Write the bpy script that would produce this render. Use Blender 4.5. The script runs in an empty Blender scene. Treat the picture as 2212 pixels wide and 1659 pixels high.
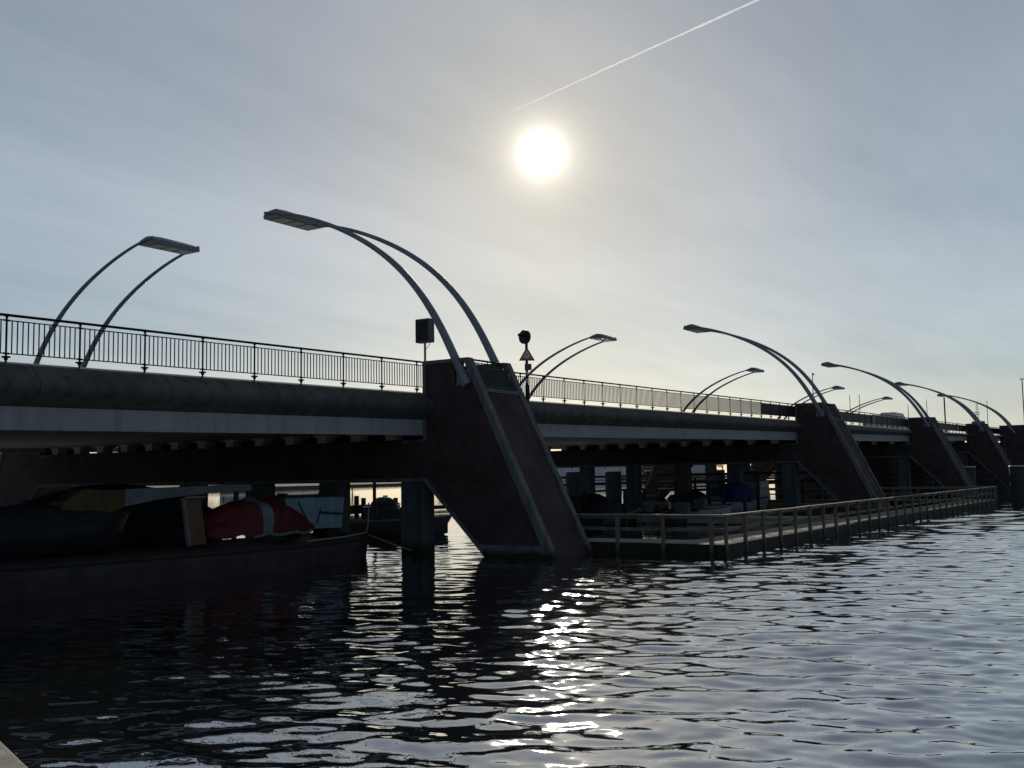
import bpy, bmesh, math, random
import numpy as np
from mathutils import Vector, Matrix
random.seed(7)
rng = np.random.default_rng(11)
R = math.radians
PI = math.pi
SC = bpy.context.scene
COL = SC.collection

# ------------------------------------------------------------------ camera
# world: X along the bridge (away, to the right), Y across the road, Z up, water at z = 0
CAM = Vector((-29.72, -23.2, 2.74))
PITCH, ROLL, HEAD = R(5.067), 0.017, R(33.07)       # heading measured from the bridge axis
U = Vector((math.sin(HEAD), math.cos(HEAD)))          # bridge axis in (right, forward) of the level view
def lvl(r, f, u):                                     # level view coords -> world
    return Vector((r * U.x + f * U.y, -r * U.y + f * U.x, u))
c_, s_ = math.cos(PITCH), math.sin(PITCH)
fw = lvl(0, c_, s_); up0 = lvl(0, -s_, c_); rt0 = lvl(1, 0, 0)
rt = rt0 * math.cos(ROLL) - up0 * math.sin(ROLL)
up = up0 * math.cos(ROLL) + rt0 * math.sin(ROLL)
cam_d = bpy.data.cameras.new("camera")
cam = bpy.data.objects.new("camera", cam_d); COL.objects.link(cam)
cam_d.sensor_width = 36.0
cam_d.lens = 36.0 * 2250.0 / 2212.0
cam_d.clip_start = 0.1
cam_d.clip_end = 60000.0
cam.matrix_world = Matrix(((rt.x, up.x, -fw.x, CAM.x), (rt.y, up.y, -fw.y, CAM.y), (rt.z, up.z, -fw.z, CAM.z), (0, 0, 0, 1)))
SC.camera = cam

# ------------------------------------------------------------------ sky, sun, exposure
SUN = Vector((0.8158, 0.4937, 0.3011)).normalized()
SUN_EL = math.asin(SUN.z); SUN_AZ = math.atan2(SUN.y, SUN.x)
world = bpy.data.worlds.new("World"); SC.world = world
world.use_nodes = True
nt = world.node_tree; nt.nodes.clear()
def N(tree, t, **kw):
    n = tree.nodes.new(t)
    for k, v in kw.items():
        setattr(n, k, v)
    return n
def math_node(tree, op, a, b=None, c=None):
    n = N(tree, 'ShaderNodeMath', operation=op)
    for i, v in enumerate((a, b, c)):
        if v is None: continue
        if isinstance(v, (int, float)): n.inputs[i].default_value = v
        else: tree.links.new(v, n.inputs[i])
    return n.outputs[0]
L = nt.links.new
out = N(nt, 'ShaderNodeOutputWorld')
sky = N(nt, 'ShaderNodeTexSky', sky_type='NISHITA')
sky.sun_disc = False
sky.sun_elevation = SUN_EL
sky.sun_rotation = PI / 2 - SUN_AZ
sky.altitude = 0; sky.air_density = 1.0; sky.dust_density = 0.3; sky.ozone_density = 1.6
SKY_STRENGTH = 0.044
geo = N(nt, 'ShaderNodeTexCoord')
sep = N(nt, 'ShaderNodeSeparateXYZ'); L(geo.outputs['Generated'], sep.inputs[0])
dotn = N(nt, 'ShaderNodeVectorMath', operation='DOT_PRODUCT')
L(geo.outputs['Generated'], dotn.inputs[0]); dotn.inputs[1].default_value = SUN
ang = math_node(nt, 'ARCCOSINE', math_node(nt, 'MINIMUM', dotn.outputs['Value'], 0.9999999))
# thin streaky cirrus: noise on a flat layer high above (direction / height)
zc = math_node(nt, 'MAXIMUM', math_node(nt, 'ADD', sep.outputs['Z'], 0.06), 0.03)
px = math_node(nt, 'DIVIDE', sep.outputs['X'], zc); py = math_node(nt, 'DIVIDE', sep.outputs['Y'], zc)
comb = N(nt, 'ShaderNodeCombineXYZ'); L(px, comb.inputs[0]); L(py, comb.inputs[1])
mp = N(nt, 'ShaderNodeMapping'); mp.inputs['Rotation'].default_value = (0, 0, R(62)); mp.inputs['Scale'].default_value = (0.28, 1.1, 1)
L(comb.outputs[0], mp.inputs[0])
nz = N(nt, 'ShaderNodeTexNoise'); nz.inputs['Scale'].default_value = 1.0; nz.inputs['Detail'].default_value = 6; nz.inputs['Roughness'].default_value = 0.62
L(mp.outputs[0], nz.inputs['Vector'])
mp2 = N(nt, 'ShaderNodeMapping'); mp2.inputs['Scale'].default_value = (0.35, 0.35, 1); L(comb.outputs[0], mp2.inputs[0])
nz2 = N(nt, 'ShaderNodeTexNoise'); nz2.inputs['Scale'].default_value = 1.0; nz2.inputs['Detail'].default_value = 3; L(mp2.outputs[0], nz2.inputs['Vector'])
cl = N(nt, 'ShaderNodeMapRange'); cl.inputs['From Min'].default_value = 0.36; cl.inputs['From Max'].default_value = 0.72
L(math_node(nt, 'ADD', math_node(nt, 'MULTIPLY', nz.outputs['Fac'], 0.6), math_node(nt, 'MULTIPLY', nz2.outputs['Fac'], 0.4)), cl.inputs['Value'])
# aureole of the veiled sun: forward scattering in the thin cloud
def expo(scale, amp):
    return math_node(nt, 'MULTIPLY', math_node(nt, 'EXPONENT', math_node(nt, 'MULTIPLY', ang, -1.0 / scale)), amp)
disc = N(nt, 'ShaderNodeMapRange', interpolation_type='SMOOTHSTEP')
disc.inputs['From Min'].default_value = R(0.55); disc.inputs['From Max'].default_value = R(1.26)
disc.inputs['To Min'].default_value = 32.0; disc.inputs['To Max'].default_value = 0.0
L(ang, disc.inputs['Value'])
halo0 = expo(R(0.42), 4.5); halo1 = expo(R(1.15), 1.0); halo2 = expo(R(4), 0.14); halo3 = expo(R(25), 0.03)
def tint(fac, col):
    n = N(nt, 'ShaderNodeVectorMath', operation='SCALE'); n.inputs[0].default_value = col
    L(fac, n.inputs['Scale']); return n.outputs[0]
def vadd(a, b):
    n = N(nt, 'ShaderNodeVectorMath', operation='ADD'); L(a, n.inputs[0]); L(b, n.inputs[1]); return n.outputs[0]
# low haze band, pale and slightly warm
hz = math_node(nt, 'EXPONENT', math_node(nt, 'MULTIPLY', math_node(nt, 'MAXIMUM', sep.outputs['Z'], 0.0), -6.5))
skc = N(nt, 'ShaderNodeMix', data_type='RGBA'); L(hz, skc.inputs['Factor']); skc.inputs['A'].default_value = (0.93, 0.965, 0.98, 1); skc.inputs['B'].default_value = (0.66, 0.73, 0.92, 1)
skw = N(nt, 'ShaderNodeMix', data_type='RGBA'); L(expo(R(11), 1.0), skw.inputs['Factor']); L(skc.outputs['Result'], skw.inputs['A']); skw.inputs['B'].default_value = (0.72, 0.66, 0.56, 1)   # thin cloud in front of the sun dulls and warms it
# cloud light grows towards the sun
fwd = math_node(nt, 'POWER', math_node(nt, 'MAXIMUM', math_node(nt, 'MULTIPLY_ADD', dotn.outputs['Value'], 0.5, 0.5), 0.0), 1.6)
veil = vadd(vadd(tint(math_node(nt, 'MULTIPLY', hz, math_node(nt, 'MULTIPLY', fwd, 0.05)), (0.97, 0.97, 1.0)),
                 tint(math_node(nt, 'MULTIPLY', math_node(nt, 'MULTIPLY', cl.outputs[0], fwd), 0.21), (1.0, 0.99, 0.95))),
            tint(math_node(nt, 'MULTIPLY', fwd, 0.11), (0.88, 0.95, 1.0)))
glow = vadd(vadd(vadd(tint(halo0, (1, 0.95, 0.82)), tint(disc.outputs[0], (1, 0.95, 0.83))), tint(halo1, (1.0, 0.92, 0.72))), vadd(tint(halo2, (1.0, 0.88, 0.66)), tint(halo3, (1.0, 0.93, 0.80))))
back = math_node(nt, 'POWER', math_node(nt, 'MAXIMUM', math_node(nt, 'MULTIPLY_ADD', dotn.outputs['Value'], -0.5, 0.5), 0.0), 2.0)   # fill light added in the unseen half of the sky behind the camera
total = vadd(vadd(veil, glow), tint(back, (0.05, 0.065, 0.085)))
skm = N(nt, 'ShaderNodeMix', data_type='RGBA', blend_type='MULTIPLY'); skm.inputs['Factor'].default_value = 1.0; L(sky.outputs[0], skm.inputs['A']); L(skw.outputs['Result'], skm.inputs['B'])
bg1 = N(nt, 'ShaderNodeBackground'); L(skm.outputs['Result'], bg1.inputs[0]); bg1.inputs[1].default_value = SKY_STRENGTH
bg2 = N(nt, 'ShaderNodeBackground'); L(total, bg2.inputs[0]); bg2.inputs[1].default_value = 1.0
add = N(nt, 'ShaderNodeAddShader'); L(bg1.outputs[0], add.inputs[0]); L(bg2.outputs[0], add.inputs[1]); L(add.outputs[0], out.inputs[0])
sun_d = bpy.data.lights.new("sun", 'SUN'); sun_d.energy = 3.4; sun_d.angle = R(0.53); sun_d.color = (1.0, 0.93, 0.80)
sun = bpy.data.objects.new("sun", sun_d); COL.objects.link(sun)
sun.rotation_mode = 'QUATERNION'; sun.rotation_quaternion = SUN.to_track_quat('Z', 'Y')
SC.view_settings.view_transform = 'Standard'; SC.view_settings.look = 'None'
SC.view_settings.exposure = 0.0; SC.view_settings.gamma = 1.0
SC.cycles.max_bounces = 6; SC.cycles.caustics_reflective = True; SC.cycles.caustics_refractive = False
SC.cycles.sample_clamp_indirect = 0.0; SC.cycles.volume_step_rate = 1.0

# ------------------------------------------------------------------ materials
def new_mat(name):
    m = bpy.data.materials.new(name); m.use_nodes = True
    t = m.node_tree; b = t.nodes['Principled BSDF']
    return m, t, b
def mottled(name, col, col2, rough=0.85, metallic=0.0, scale=3.0, stretch=(1, 1, 1), bump=0.15, spec=0.3, streak=None):
    m, t, b = new_mat(name)
    co = N(t, 'ShaderNodeTexCoord'); mpg = N(t, 'ShaderNodeMapping'); mpg.inputs['Scale'].default_value = stretch
    t.links.new(co.outputs['Object'], mpg.inputs[0])
    n1 = N(t, 'ShaderNodeTexNoise'); n1.inputs['Scale'].default_value = scale; n1.inputs['Detail'].default_value = 8; n1.inputs['Roughness'].default_value = 0.65
    t.links.new(mpg.outputs[0], n1.inputs['Vector'])
    rmp = N(t, 'ShaderNodeValToRGB'); rmp.color_ramp.elements[0].position = 0.32; rmp.color_ramp.elements[1].position = 0.70
    rmp.color_ramp.elements[0].color = (*col, 1); rmp.color_ramp.elements[1].color = (*col2, 1)
    t.links.new(n1.outputs['Fac'], rmp.inputs[0])
    last = rmp.outputs[0]
    if streak:
        mp3 = N(t, 'ShaderNodeMapping'); mp3.inputs['Scale'].default_value = (3.0, 3.0, 0.18)
        t.links.new(co.outputs['Object'], mp3.inputs[0])
        n2 = N(t, 'ShaderNodeTexNoise'); n2.inputs['Scale'].default_value = 1.0; n2.inputs['Detail'].default_value = 6
        t.links.new(mp3.outputs[0], n2.inputs['Vector'])
        mr = N(t, 'ShaderNodeMapRange'); mr.inputs['From Min'].default_value = 0.48; mr.inputs['From Max'].default_value = 0.70; mr.inputs['To Max'].default_value = streak
        t.links.new(n2.outputs['Fac'], mr.inputs['Value'])
        mx = N(t, 'ShaderNodeMix', data_type='RGBA'); t.links.new(mr.outputs[0], mx.inputs['Factor']); t.links.new(last, mx.inputs['A'])
        mx.inputs['B'].default_value = (col[0] * 0.35, col[1] * 0.36, col[2] * 0.36, 1)
        last = mx.outputs['Result']
    t.links.new(last, b.inputs['Base Color'])
    b.inputs['Roughness'].default_value = rough; b.inputs['Metallic'].default_value = metallic
    b.inputs['Specular IOR Level'].default_value = spec
    if bump:
        bp = N(t, 'ShaderNodeBump'); bp.inputs['Strength'].default_value = bump; bp.inputs['Distance'].default_value = 0.02
        n3 = N(t, 'ShaderNodeTexNoise'); n3.inputs['Scale'].default_value = scale * 9; n3.inputs['Detail'].default_value = 4
        t.links.new(mpg.outputs[0], n3.inputs['Vector']); t.links.new(n3.outputs['Fac'], bp.inputs['Height'])
        t.links.new(bp.outputs[0], b.inputs['Normal'])
    return m
def brick_mat(name, c1, c2, mortar):
    m, t, b = new_mat(name)
    co = N(t, 'ShaderNodeTexCoord'); sp = N(t, 'ShaderNodeSeparateXYZ'); t.links.new(co.outputs['Object'], sp.inputs[0])
    cb = N(t, 'ShaderNodeCombineXYZ'); t.links.new(math_node(t, 'ADD', sp.outputs['X'], sp.outputs['Y']), cb.inputs[0]); t.links.new(sp.outputs['Z'], cb.inputs[1])
    br = N(t, 'ShaderNodeTexBrick'); br.inputs['Scale'].default_value = 1.0
    br.inputs['Brick Width'].default_value = 0.21; br.inputs['Row Height'].default_value = 0.065; br.inputs['Mortar Size'].default_value = 0.006
    br.inputs['Color1'].default_value = (*c1, 1); br.inputs['Color2'].default_value = (*c2, 1); br.inputs['Mortar'].default_value = (*mortar, 1)
    t.links.new(cb.outputs[0], br.inputs['Vector'])
    nn = N(t, 'ShaderNodeTexNoise'); nn.inputs['Scale'].default_value = 0.9; nn.inputs['Detail'].default_value = 7; t.links.new(co.outputs['Object'], nn.inputs['Vector'])
    mr = N(t, 'ShaderNodeMapRange'); mr.inputs['From Min'].default_value = 0.3; mr.inputs['From Max'].default_value = 0.7; mr.inputs['To Min'].default_value = 0.6; mr.inputs['To Max'].default_value = 1.3
    t.links.new(nn.outputs['Fac'], mr.inputs['Value'])
    sc = N(t, 'ShaderNodeVectorMath', operation='SCALE'); t.links.new(br.outputs['Color'], sc.inputs[0]); t.links.new(mr.outputs[0], sc.inputs['Scale'])
    t.links.new(sc.outputs[0], b.inputs['Base Color']); b.inputs['Roughness'].default_value = 0.88; b.inputs['Specular IOR Level'].default_value = 0.25
    bp = N(t, 'ShaderNodeBump'); bp.inputs['Strength'].default_value = 0.5; bp.inputs['Distance'].default_value = 0.01; bp.invert = True
    t.links.new(br.outputs['Fac'], bp.inputs['Height']); t.links.new(bp.outputs[0], b.inputs['Normal'])
    return m
MT = {}
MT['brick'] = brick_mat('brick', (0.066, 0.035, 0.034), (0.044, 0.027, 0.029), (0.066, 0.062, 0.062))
MT['concrete'] = mottled('concrete', (0.095, 0.10, 0.105), (0.15, 0.15, 0.148), 0.9, scale=1.3, streak=0.75)
MT['lip'] = mottled('lip_concrete', (0.060, 0.062, 0.056), (0.105, 0.104, 0.096), 0.92, scale=0.9, streak=0.6)
MT['beam'] = mottled('beam_concrete', (0.25, 0.265, 0.285), (0.33, 0.34, 0.35), 0.8, scale=0.9, streak=0.3)
def tide(name, base, zlo, zhi):
    m = MT[base].copy(); m.name = name; t = m.node_tree; b = t.nodes['Principled BSDF']
    lk = b.inputs['Base Color'].links[0]; src = lk.from_socket
    ge = N(t, 'ShaderNodeNewGeometry'); sp = N(t, 'ShaderNodeSeparateXYZ'); t.links.new(ge.outputs['Position'], sp.inputs[0])
    n1 = N(t, 'ShaderNodeTexNoise'); n1.inputs['Scale'].default_value = 2.5; n1.inputs['Detail'].default_value = 6; t.links.new(ge.outputs['Position'], n1.inputs['Vector'])
    zz = math_node(t, 'ADD', sp.outputs['Z'], math_node(t, 'MULTIPLY_ADD', n1.outputs['Fac'], -0.35, 0.175))
    mr = N(t, 'ShaderNodeMapRange'); mr.inputs['From Min'].default_value = zlo; mr.inputs['From Max'].default_value = zhi; mr.inputs['To Min'].default_value = 1.0; mr.inputs['To Max'].default_value = 0.0
    t.links.new(zz, mr.inputs['Value'])
    mx = N(t, 'ShaderNodeMix', data_type='RGBA'); t.links.new(mr.outputs[0], mx.inputs['Factor']); t.links.new(src, mx.inputs['A']); mx.inputs['B'].default_value = (0.018, 0.024, 0.010, 1)
    t.links.new(mx.outputs['Result'], b.inputs['Base Color']); MT[name] = m
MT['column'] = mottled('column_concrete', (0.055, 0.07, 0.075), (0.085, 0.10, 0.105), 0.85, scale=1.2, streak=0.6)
tide('wet_concrete', 'concrete', 0.12, 0.30); tide('wet_column', 'column', 0.15, 0.55)
MT['soffit'] = mottled('soffit_concrete', (0.22, 0.21, 0.19), (0.29, 0.275, 0.25), 0.9, scale=0.8)
MT['bearing'] = mottled('pale_packing', (0.56, 0.50, 0.38), (0.74, 0.67, 0.52), 0.8, scale=6)
MT['asphalt'] = mottled('asphalt', (0.04, 0.04, 0.042), (0.06, 0.06, 0.06), 0.95, scale=5)
MT['lamp'] = mottled('galvanised', (0.15, 0.175, 0.20), (0.23, 0.255, 0.28), 0.6, 0.25, scale=3, bump=0.03, spec=0.4)
MT['lens'] = mottled('lamp_lens', (0.22, 0.21, 0.18), (0.30, 0.29, 0.25), 0.35, scale=4, bump=0)
MT['dark_lens'] = mottled('lamp_lens_dark', (0.06, 0.06, 0.06), (0.10, 0.10, 0.09), 0.3, scale=4, bump=0)
MT['rail'] = mottled('rail_paint', (0.014, 0.007, 0.009), (0.022, 0.011, 0.013), 0.75, 0.0, scale=6, bump=0, spec=0.06)
MT['mesh'] = mottled('grating_green', (0.035, 0.06, 0.06), (0.055, 0.085, 0.08), 0.7, scale=5)
MT['black'] = mottled('black_paint', (0.012, 0.012, 0.014), (0.022, 0.022, 0.024), 0.6, scale=4, bump=0.03)
MT['white'] = mottled('white_paint', (0.55, 0.55, 0.53), (0.70, 0.70, 0.68), 0.5, scale=4, bump=0.03)
MT['red'] = mottled('red_paint', (0.35, 0.03, 0.03), (0.45, 0.045, 0.04), 0.5, scale=4, bump=0.03)
MT['wood'] = mottled('weathered_wood', (0.10, 0.085, 0.065), (0.19, 0.165, 0.13), 0.85, scale=2.2, stretch=(4, 4, 0.8), bump=0.3)
MT['deck'] = mottled('deck_planks', (0.20, 0.175, 0.14), (0.30, 0.265, 0.21), 0.8, scale=2.0, stretch=(1, 5, 5), bump=0.25)
tide('wet_wood', 'wood', -0.05, 0.35)
MT['darkwood'] = mottled('wet_timber', (0.012, 0.012, 0.009), (0.026, 0.026, 0.018), 0.8, scale=2.5, stretch=(3, 3, 0.7), bump=0.3)
MT['steel'] = mottled('pile_steel', (0.022, 0.030, 0.033), (0.040, 0.052, 0.056), 0.75, 0.1, scale=1.4, streak=0.5)
MT['hull'] = mottled('gelcoat', (0.17, 0.185, 0.20), (0.26, 0.27, 0.285), 0.45, scale=2, bump=0.02, spec=0.5)
MT['hulldark'] = mottled('dark_hull', (0.012, 0.014, 0.018), (0.02, 0.022, 0.028), 0.4, scale=2, bump=0.02)
MT['canvas_blue'] = mottled('blue_canvas', (0.008, 0.022, 0.09), (0.012, 0.03, 0.13), 0.85, scale=3)
MT['canvas_navy'] = mottled('navy_canvas', (0.010, 0.012, 0.018), (0.016, 0.019, 0.028), 0.85, scale=3)
MT['canvas_grey'] = mottled('grey_canvas', (0.07, 0.075, 0.08), (0.11, 0.115, 0.12), 0.85, scale=3)
MT['tarp_red'] = mottled('red_tarp', (0.065, 0.006, 0.009), (0.11, 0.008, 0.012), 0.6, scale=2.5, stretch=(1, 1, 3), bump=0.5)
MT['tarp_edge'] = mottled('pale_tarp_band', (0.11, 0.12, 0.13), (0.16, 0.17, 0.18), 0.6, scale=3, bump=0.3)
MT['box_blue'] = mottled('grey_blue_steel', (0.14, 0.20, 0.24), (0.19, 0.26, 0.30), 0.6, scale=1.5, streak=0.5)
MT['yellow'] = mottled('yellow_paint', (0.05, 0.038, 0.010), (0.08, 0.06, 0.014), 0.6, scale=3, streak=0.4)
MT['ochre'] = mottled('ochre_panel', (0.085, 0.052, 0.024), (0.12, 0.075, 0.034), 0.6, scale=3, streak=0.3)
MT['barge'] = mottled('barge_steel', (0.028, 0.022, 0.026), (0.05, 0.038, 0.04), 0.7, scale=1.2, streak=0.5)
MT['rope'] = mottled('rope', (0.25, 0.22, 0.17), (0.35, 0.31, 0.25), 0.9, scale=20)
MT['quay'] = mottled('quay_stone', (0.19, 0.175, 0.15), (0.34, 0.315, 0.27), 0.9, scale=9, bump=0.5)
MT['facade'] = mottled('white_facade', (0.42, 0.45, 0.50), (0.48, 0.50, 0.54), 0.8, scale=0.15)
MT['facade_red'] = mottled('brick_facade', (0.12, 0.06, 0.05), (0.16, 0.085, 0.07), 0.85, scale=0.3)
MT['roof'] = mottled('roof_tiles', (0.05, 0.05, 0.055), (0.08, 0.08, 0.085), 0.8, scale=0.5)
MT['glass'] = mottled('dark_glass', (0.02, 0.025, 0.03), (0.03, 0.035, 0.04), 0.08, scale=1, bump=0, spec=0.6)
MT['bank'] = mottled('bank_grass', (0.035, 0.045, 0.022), (0.06, 0.07, 0.035), 0.95, scale=0.3)
MT['bark'] = mottled('bark', (0.04, 0.035, 0.03), (0.07, 0.06, 0.05), 0.9, scale=3)
MT['leaf'] = mottled('leaves', (0.03, 0.042, 0.016), (0.075, 0.085, 0.03), 0.8, scale=0.6, bump=0)
MT['rubber'] = mottled('rubber', (0.012, 0.012, 0.012), (0.02, 0.02, 0.02), 0.8, scale=5)
MT['chrome'] = mottled('pale_metal', (0.55, 0.57, 0.58), (0.65, 0.66, 0.67), 0.4, 0.6, scale=5, bump=0)

# ------------------------------------------------------------------ mesh helpers
class MB:
    def __init__(s): s.v = []; s.f = []; s.sm = []
    def add(s, vs, fs, smooth=False):
        o = len(s.v); s.v.extend([tuple(x) for x in vs])
        for f in fs: s.f.append(tuple(o + i for i in f)); s.sm.append(smooth)
        return s
    def box(s, x0, x1, y0, y1, z0, z1):
        vs = [(x0, y0, z0), (x1, y0, z0), (x1, y1, z0), (x0, y1, z0), (x0, y0, z1), (x1, y0, z1), (x1, y1, z1), (x0, y1, z1)]
        return s.add(vs, [(3, 2, 1, 0), (4, 5, 6, 7), (0, 1, 5, 4), (1, 2, 6, 5), (2, 3, 7, 6), (3, 0, 4, 7)])
    def obox(s, c, ax, ay, az, hx, hy, hz):
        c, ax, ay, az = Vector(c), Vector(ax), Vector(ay), Vector(az)
        vs = [c + ax * (hx * i) + ay * (hy * j) + az * (hz * k) for k in (-1, 1) for (i, j) in ((-1, -1), (1, -1), (1, 1), (-1, 1))]
        return s.add(vs, [(3, 2, 1, 0), (4, 5, 6, 7), (0, 1, 5, 4), (1, 2, 6, 5), (2, 3, 7, 6), (3, 0, 4, 7)])
    def rbox(s, c, size, rz=0.0, tilt=0.0):
        ax = Vector((math.cos(rz), math.sin(rz), 0)); ay = Vector((-math.sin(rz), math.cos(rz), 0)); az = Vector((0, 0, 1))
        if tilt:
            ay, az = ay * math.cos(tilt) + az * math.sin(tilt), az * math.cos(tilt) - ay * math.sin(tilt)
        return s.obox(c, ax, ay, az, size[0] / 2, size[1] / 2, size[2] / 2)
    def tube(s, pts, rad, n=10, cap=True):
        pts = [Vector(p) for p in pts]; k = len(pts)
        rad = rad if isinstance(rad, (list, tuple)) else [rad] * k
        vs = []; ref = None
        for i, p in enumerate(pts):
            d = (pts[min(i + 1, k - 1)] - pts[max(i - 1, 0)]).normalized()
            if ref is None:
                ref = Vector((0, 0, 1)) if abs(d.z) < 0.9 else Vector((1, 0, 0))
            a = (ref - d * ref.dot(d)).normalized(); b = d.cross(a); ref = a
            for j in range(n):
                t = 2 * PI * j / n; vs.append(p + (a * math.cos(t) + b * math.sin(t)) * rad[i])
        fs = [(i * n + j, i * n + (j + 1) % n, (i + 1) * n + (j + 1) % n, (i + 1) * n + j) for i in range(k - 1) for j in range(n)]
        s.add(vs, fs, True)
        if cap:
            s.add(vs[:n], [tuple(reversed(range(n)))]); s.add(vs[(k - 1) * n:], [tuple(range(n))])
        return s
    def cyl(s, x, y, z0, z1, r, n=16, r1=None):
        return s.tube([(x, y, z0), (x, y, z1)], [r, r if r1 is None else r1], n)
    def prism(s, poly, lo, hi, axis='x', smooth=False):
        # poly in the two other axes; extruded along axis
        def mk(p, t): return {'x': (t, p[0], p[1]), 'y': (p[0], t, p[1]), 'z': (p[0], p[1], t)}[axis]
        k = len(poly); vs = [mk(p, lo) for p in poly] + [mk(p, hi) for p in poly]
        fs = [(i, (i + 1) % k, k + (i + 1) % k, k + i) for i in range(k)]
        s.add(vs, fs, smooth)
        o = len(s.v) - 2 * k
        s.f.append(tuple(o + i for i in reversed(range(k)))); s.sm.append(False)
        s.f.append(tuple(o + k + i for i in range(k))); s.sm.append(False)
        return s
    def loft(s, rings, closed=False, smooth=True, caps=False):
        n = len(rings[0]); vs = [p for r in rings for p in r]; m = n if closed else n - 1
        fs = [(i * n + j, i * n + (j + 1) % n, (i + 1) * n + (j + 1) % n, (i + 1) * n + j) for i in range(len(rings) - 1) for j in range(m)]
        s.add(vs, fs, smooth)
        if caps:
            s.add(rings[0], [tuple(reversed(range(n)))]); s.add(rings[-1], [tuple(range(n))])
        return s
    def ball(s, c, r, n=12, sq=(1, 1, 1)):
        rings = []
        for i in range(n // 2 + 1):
            t = PI * i / (n // 2); rr = max(math.sin(t), 1e-3)
            rings.append([(c[0] + r * sq[0] * rr * math.cos(2 * PI * j / n), c[1] + r * sq[1] * rr * math.sin(2 * PI * j / n), c[2] - r * sq[2] * math.cos(t)) for j in range(n)])
        return s.loft(rings, closed=True)
    def build(s, name, mat, parent=None, origin=(0, 0, 0), bevel=0.0, weld=0.0):
        me = bpy.data.meshes.new(name)
        o0 = Vector(origin)
        me.from_pydata([tuple(Vector(p) - o0) for p in s.v], [], s.f)
        me.polygons.foreach_set('use_smooth', s.sm)
        bm = bmesh.new(); bm.from_mesh(me)
        if weld: bmesh.ops.remove_doubles(bm, verts=bm.verts, dist=weld)
        bmesh.ops.recalc_face_normals(bm, faces=bm.faces); bm.to_mesh(me); bm.free()
        me.update()
        me.materials.append(MT[mat] if isinstance(mat, str) else mat)
        ob = bpy.data.objects.new(name, me); COL.objects.link(ob); ob.location = o0
        if parent is not None: ob.parent = parent
        if bevel:
            b = ob.modifiers.new('bevel', 'BEVEL'); b.width = bevel; b.segments = 2; b.limit_method = 'ANGLE'; b.angle_limit = R(40)
        return ob
def tag(o, label=None, cat=None, group=None, kind=None):
    if label: o['label'] = label
    if cat: o['category'] = cat
    if group: o['group'] = group
    if kind: o['kind'] = kind
    return o
def thing(name, label, cat, loc=(0, 0, 0), group=None, rz=0.0):
    o = bpy.data.objects.new(name, None); COL.objects.link(o); o.empty_display_size = 0.2
    o.location = loc; o.rotation_euler = (0, 0, rz)
    return tag(o, label, cat, group)
def dup(root, loc, label, rz=None, group=None):
    r = root.copy(); COL.objects.link(r); r.location = loc
    if rz is not None: r.rotation_euler = (0, 0, rz)
    r['label'] = label
    if group: r['group'] = group
    for ch in list(root.children):
        c = ch.copy(); COL.objects.link(c); c.parent = r
        for g in list(ch.children):
            d = g.copy(); COL.objects.link(d); d.parent = c
    return r
def lerp(a, b, t): return a + (b - a) * t
def interp(x, xs, ys):
    if x <= xs[0]: return lerp(ys[0], ys[1], (x - xs[0]) / (xs[1] - xs[0]))
    for i in range(len(xs) - 1):
        if x <= xs[i + 1]: return lerp(ys[i], ys[i + 1], (x - xs[i]) / (xs[i + 1] - xs[i]))
    return lerp(ys[-2], ys[-1], (x - xs[-2]) / (xs[-1] - xs[-2]))

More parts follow.
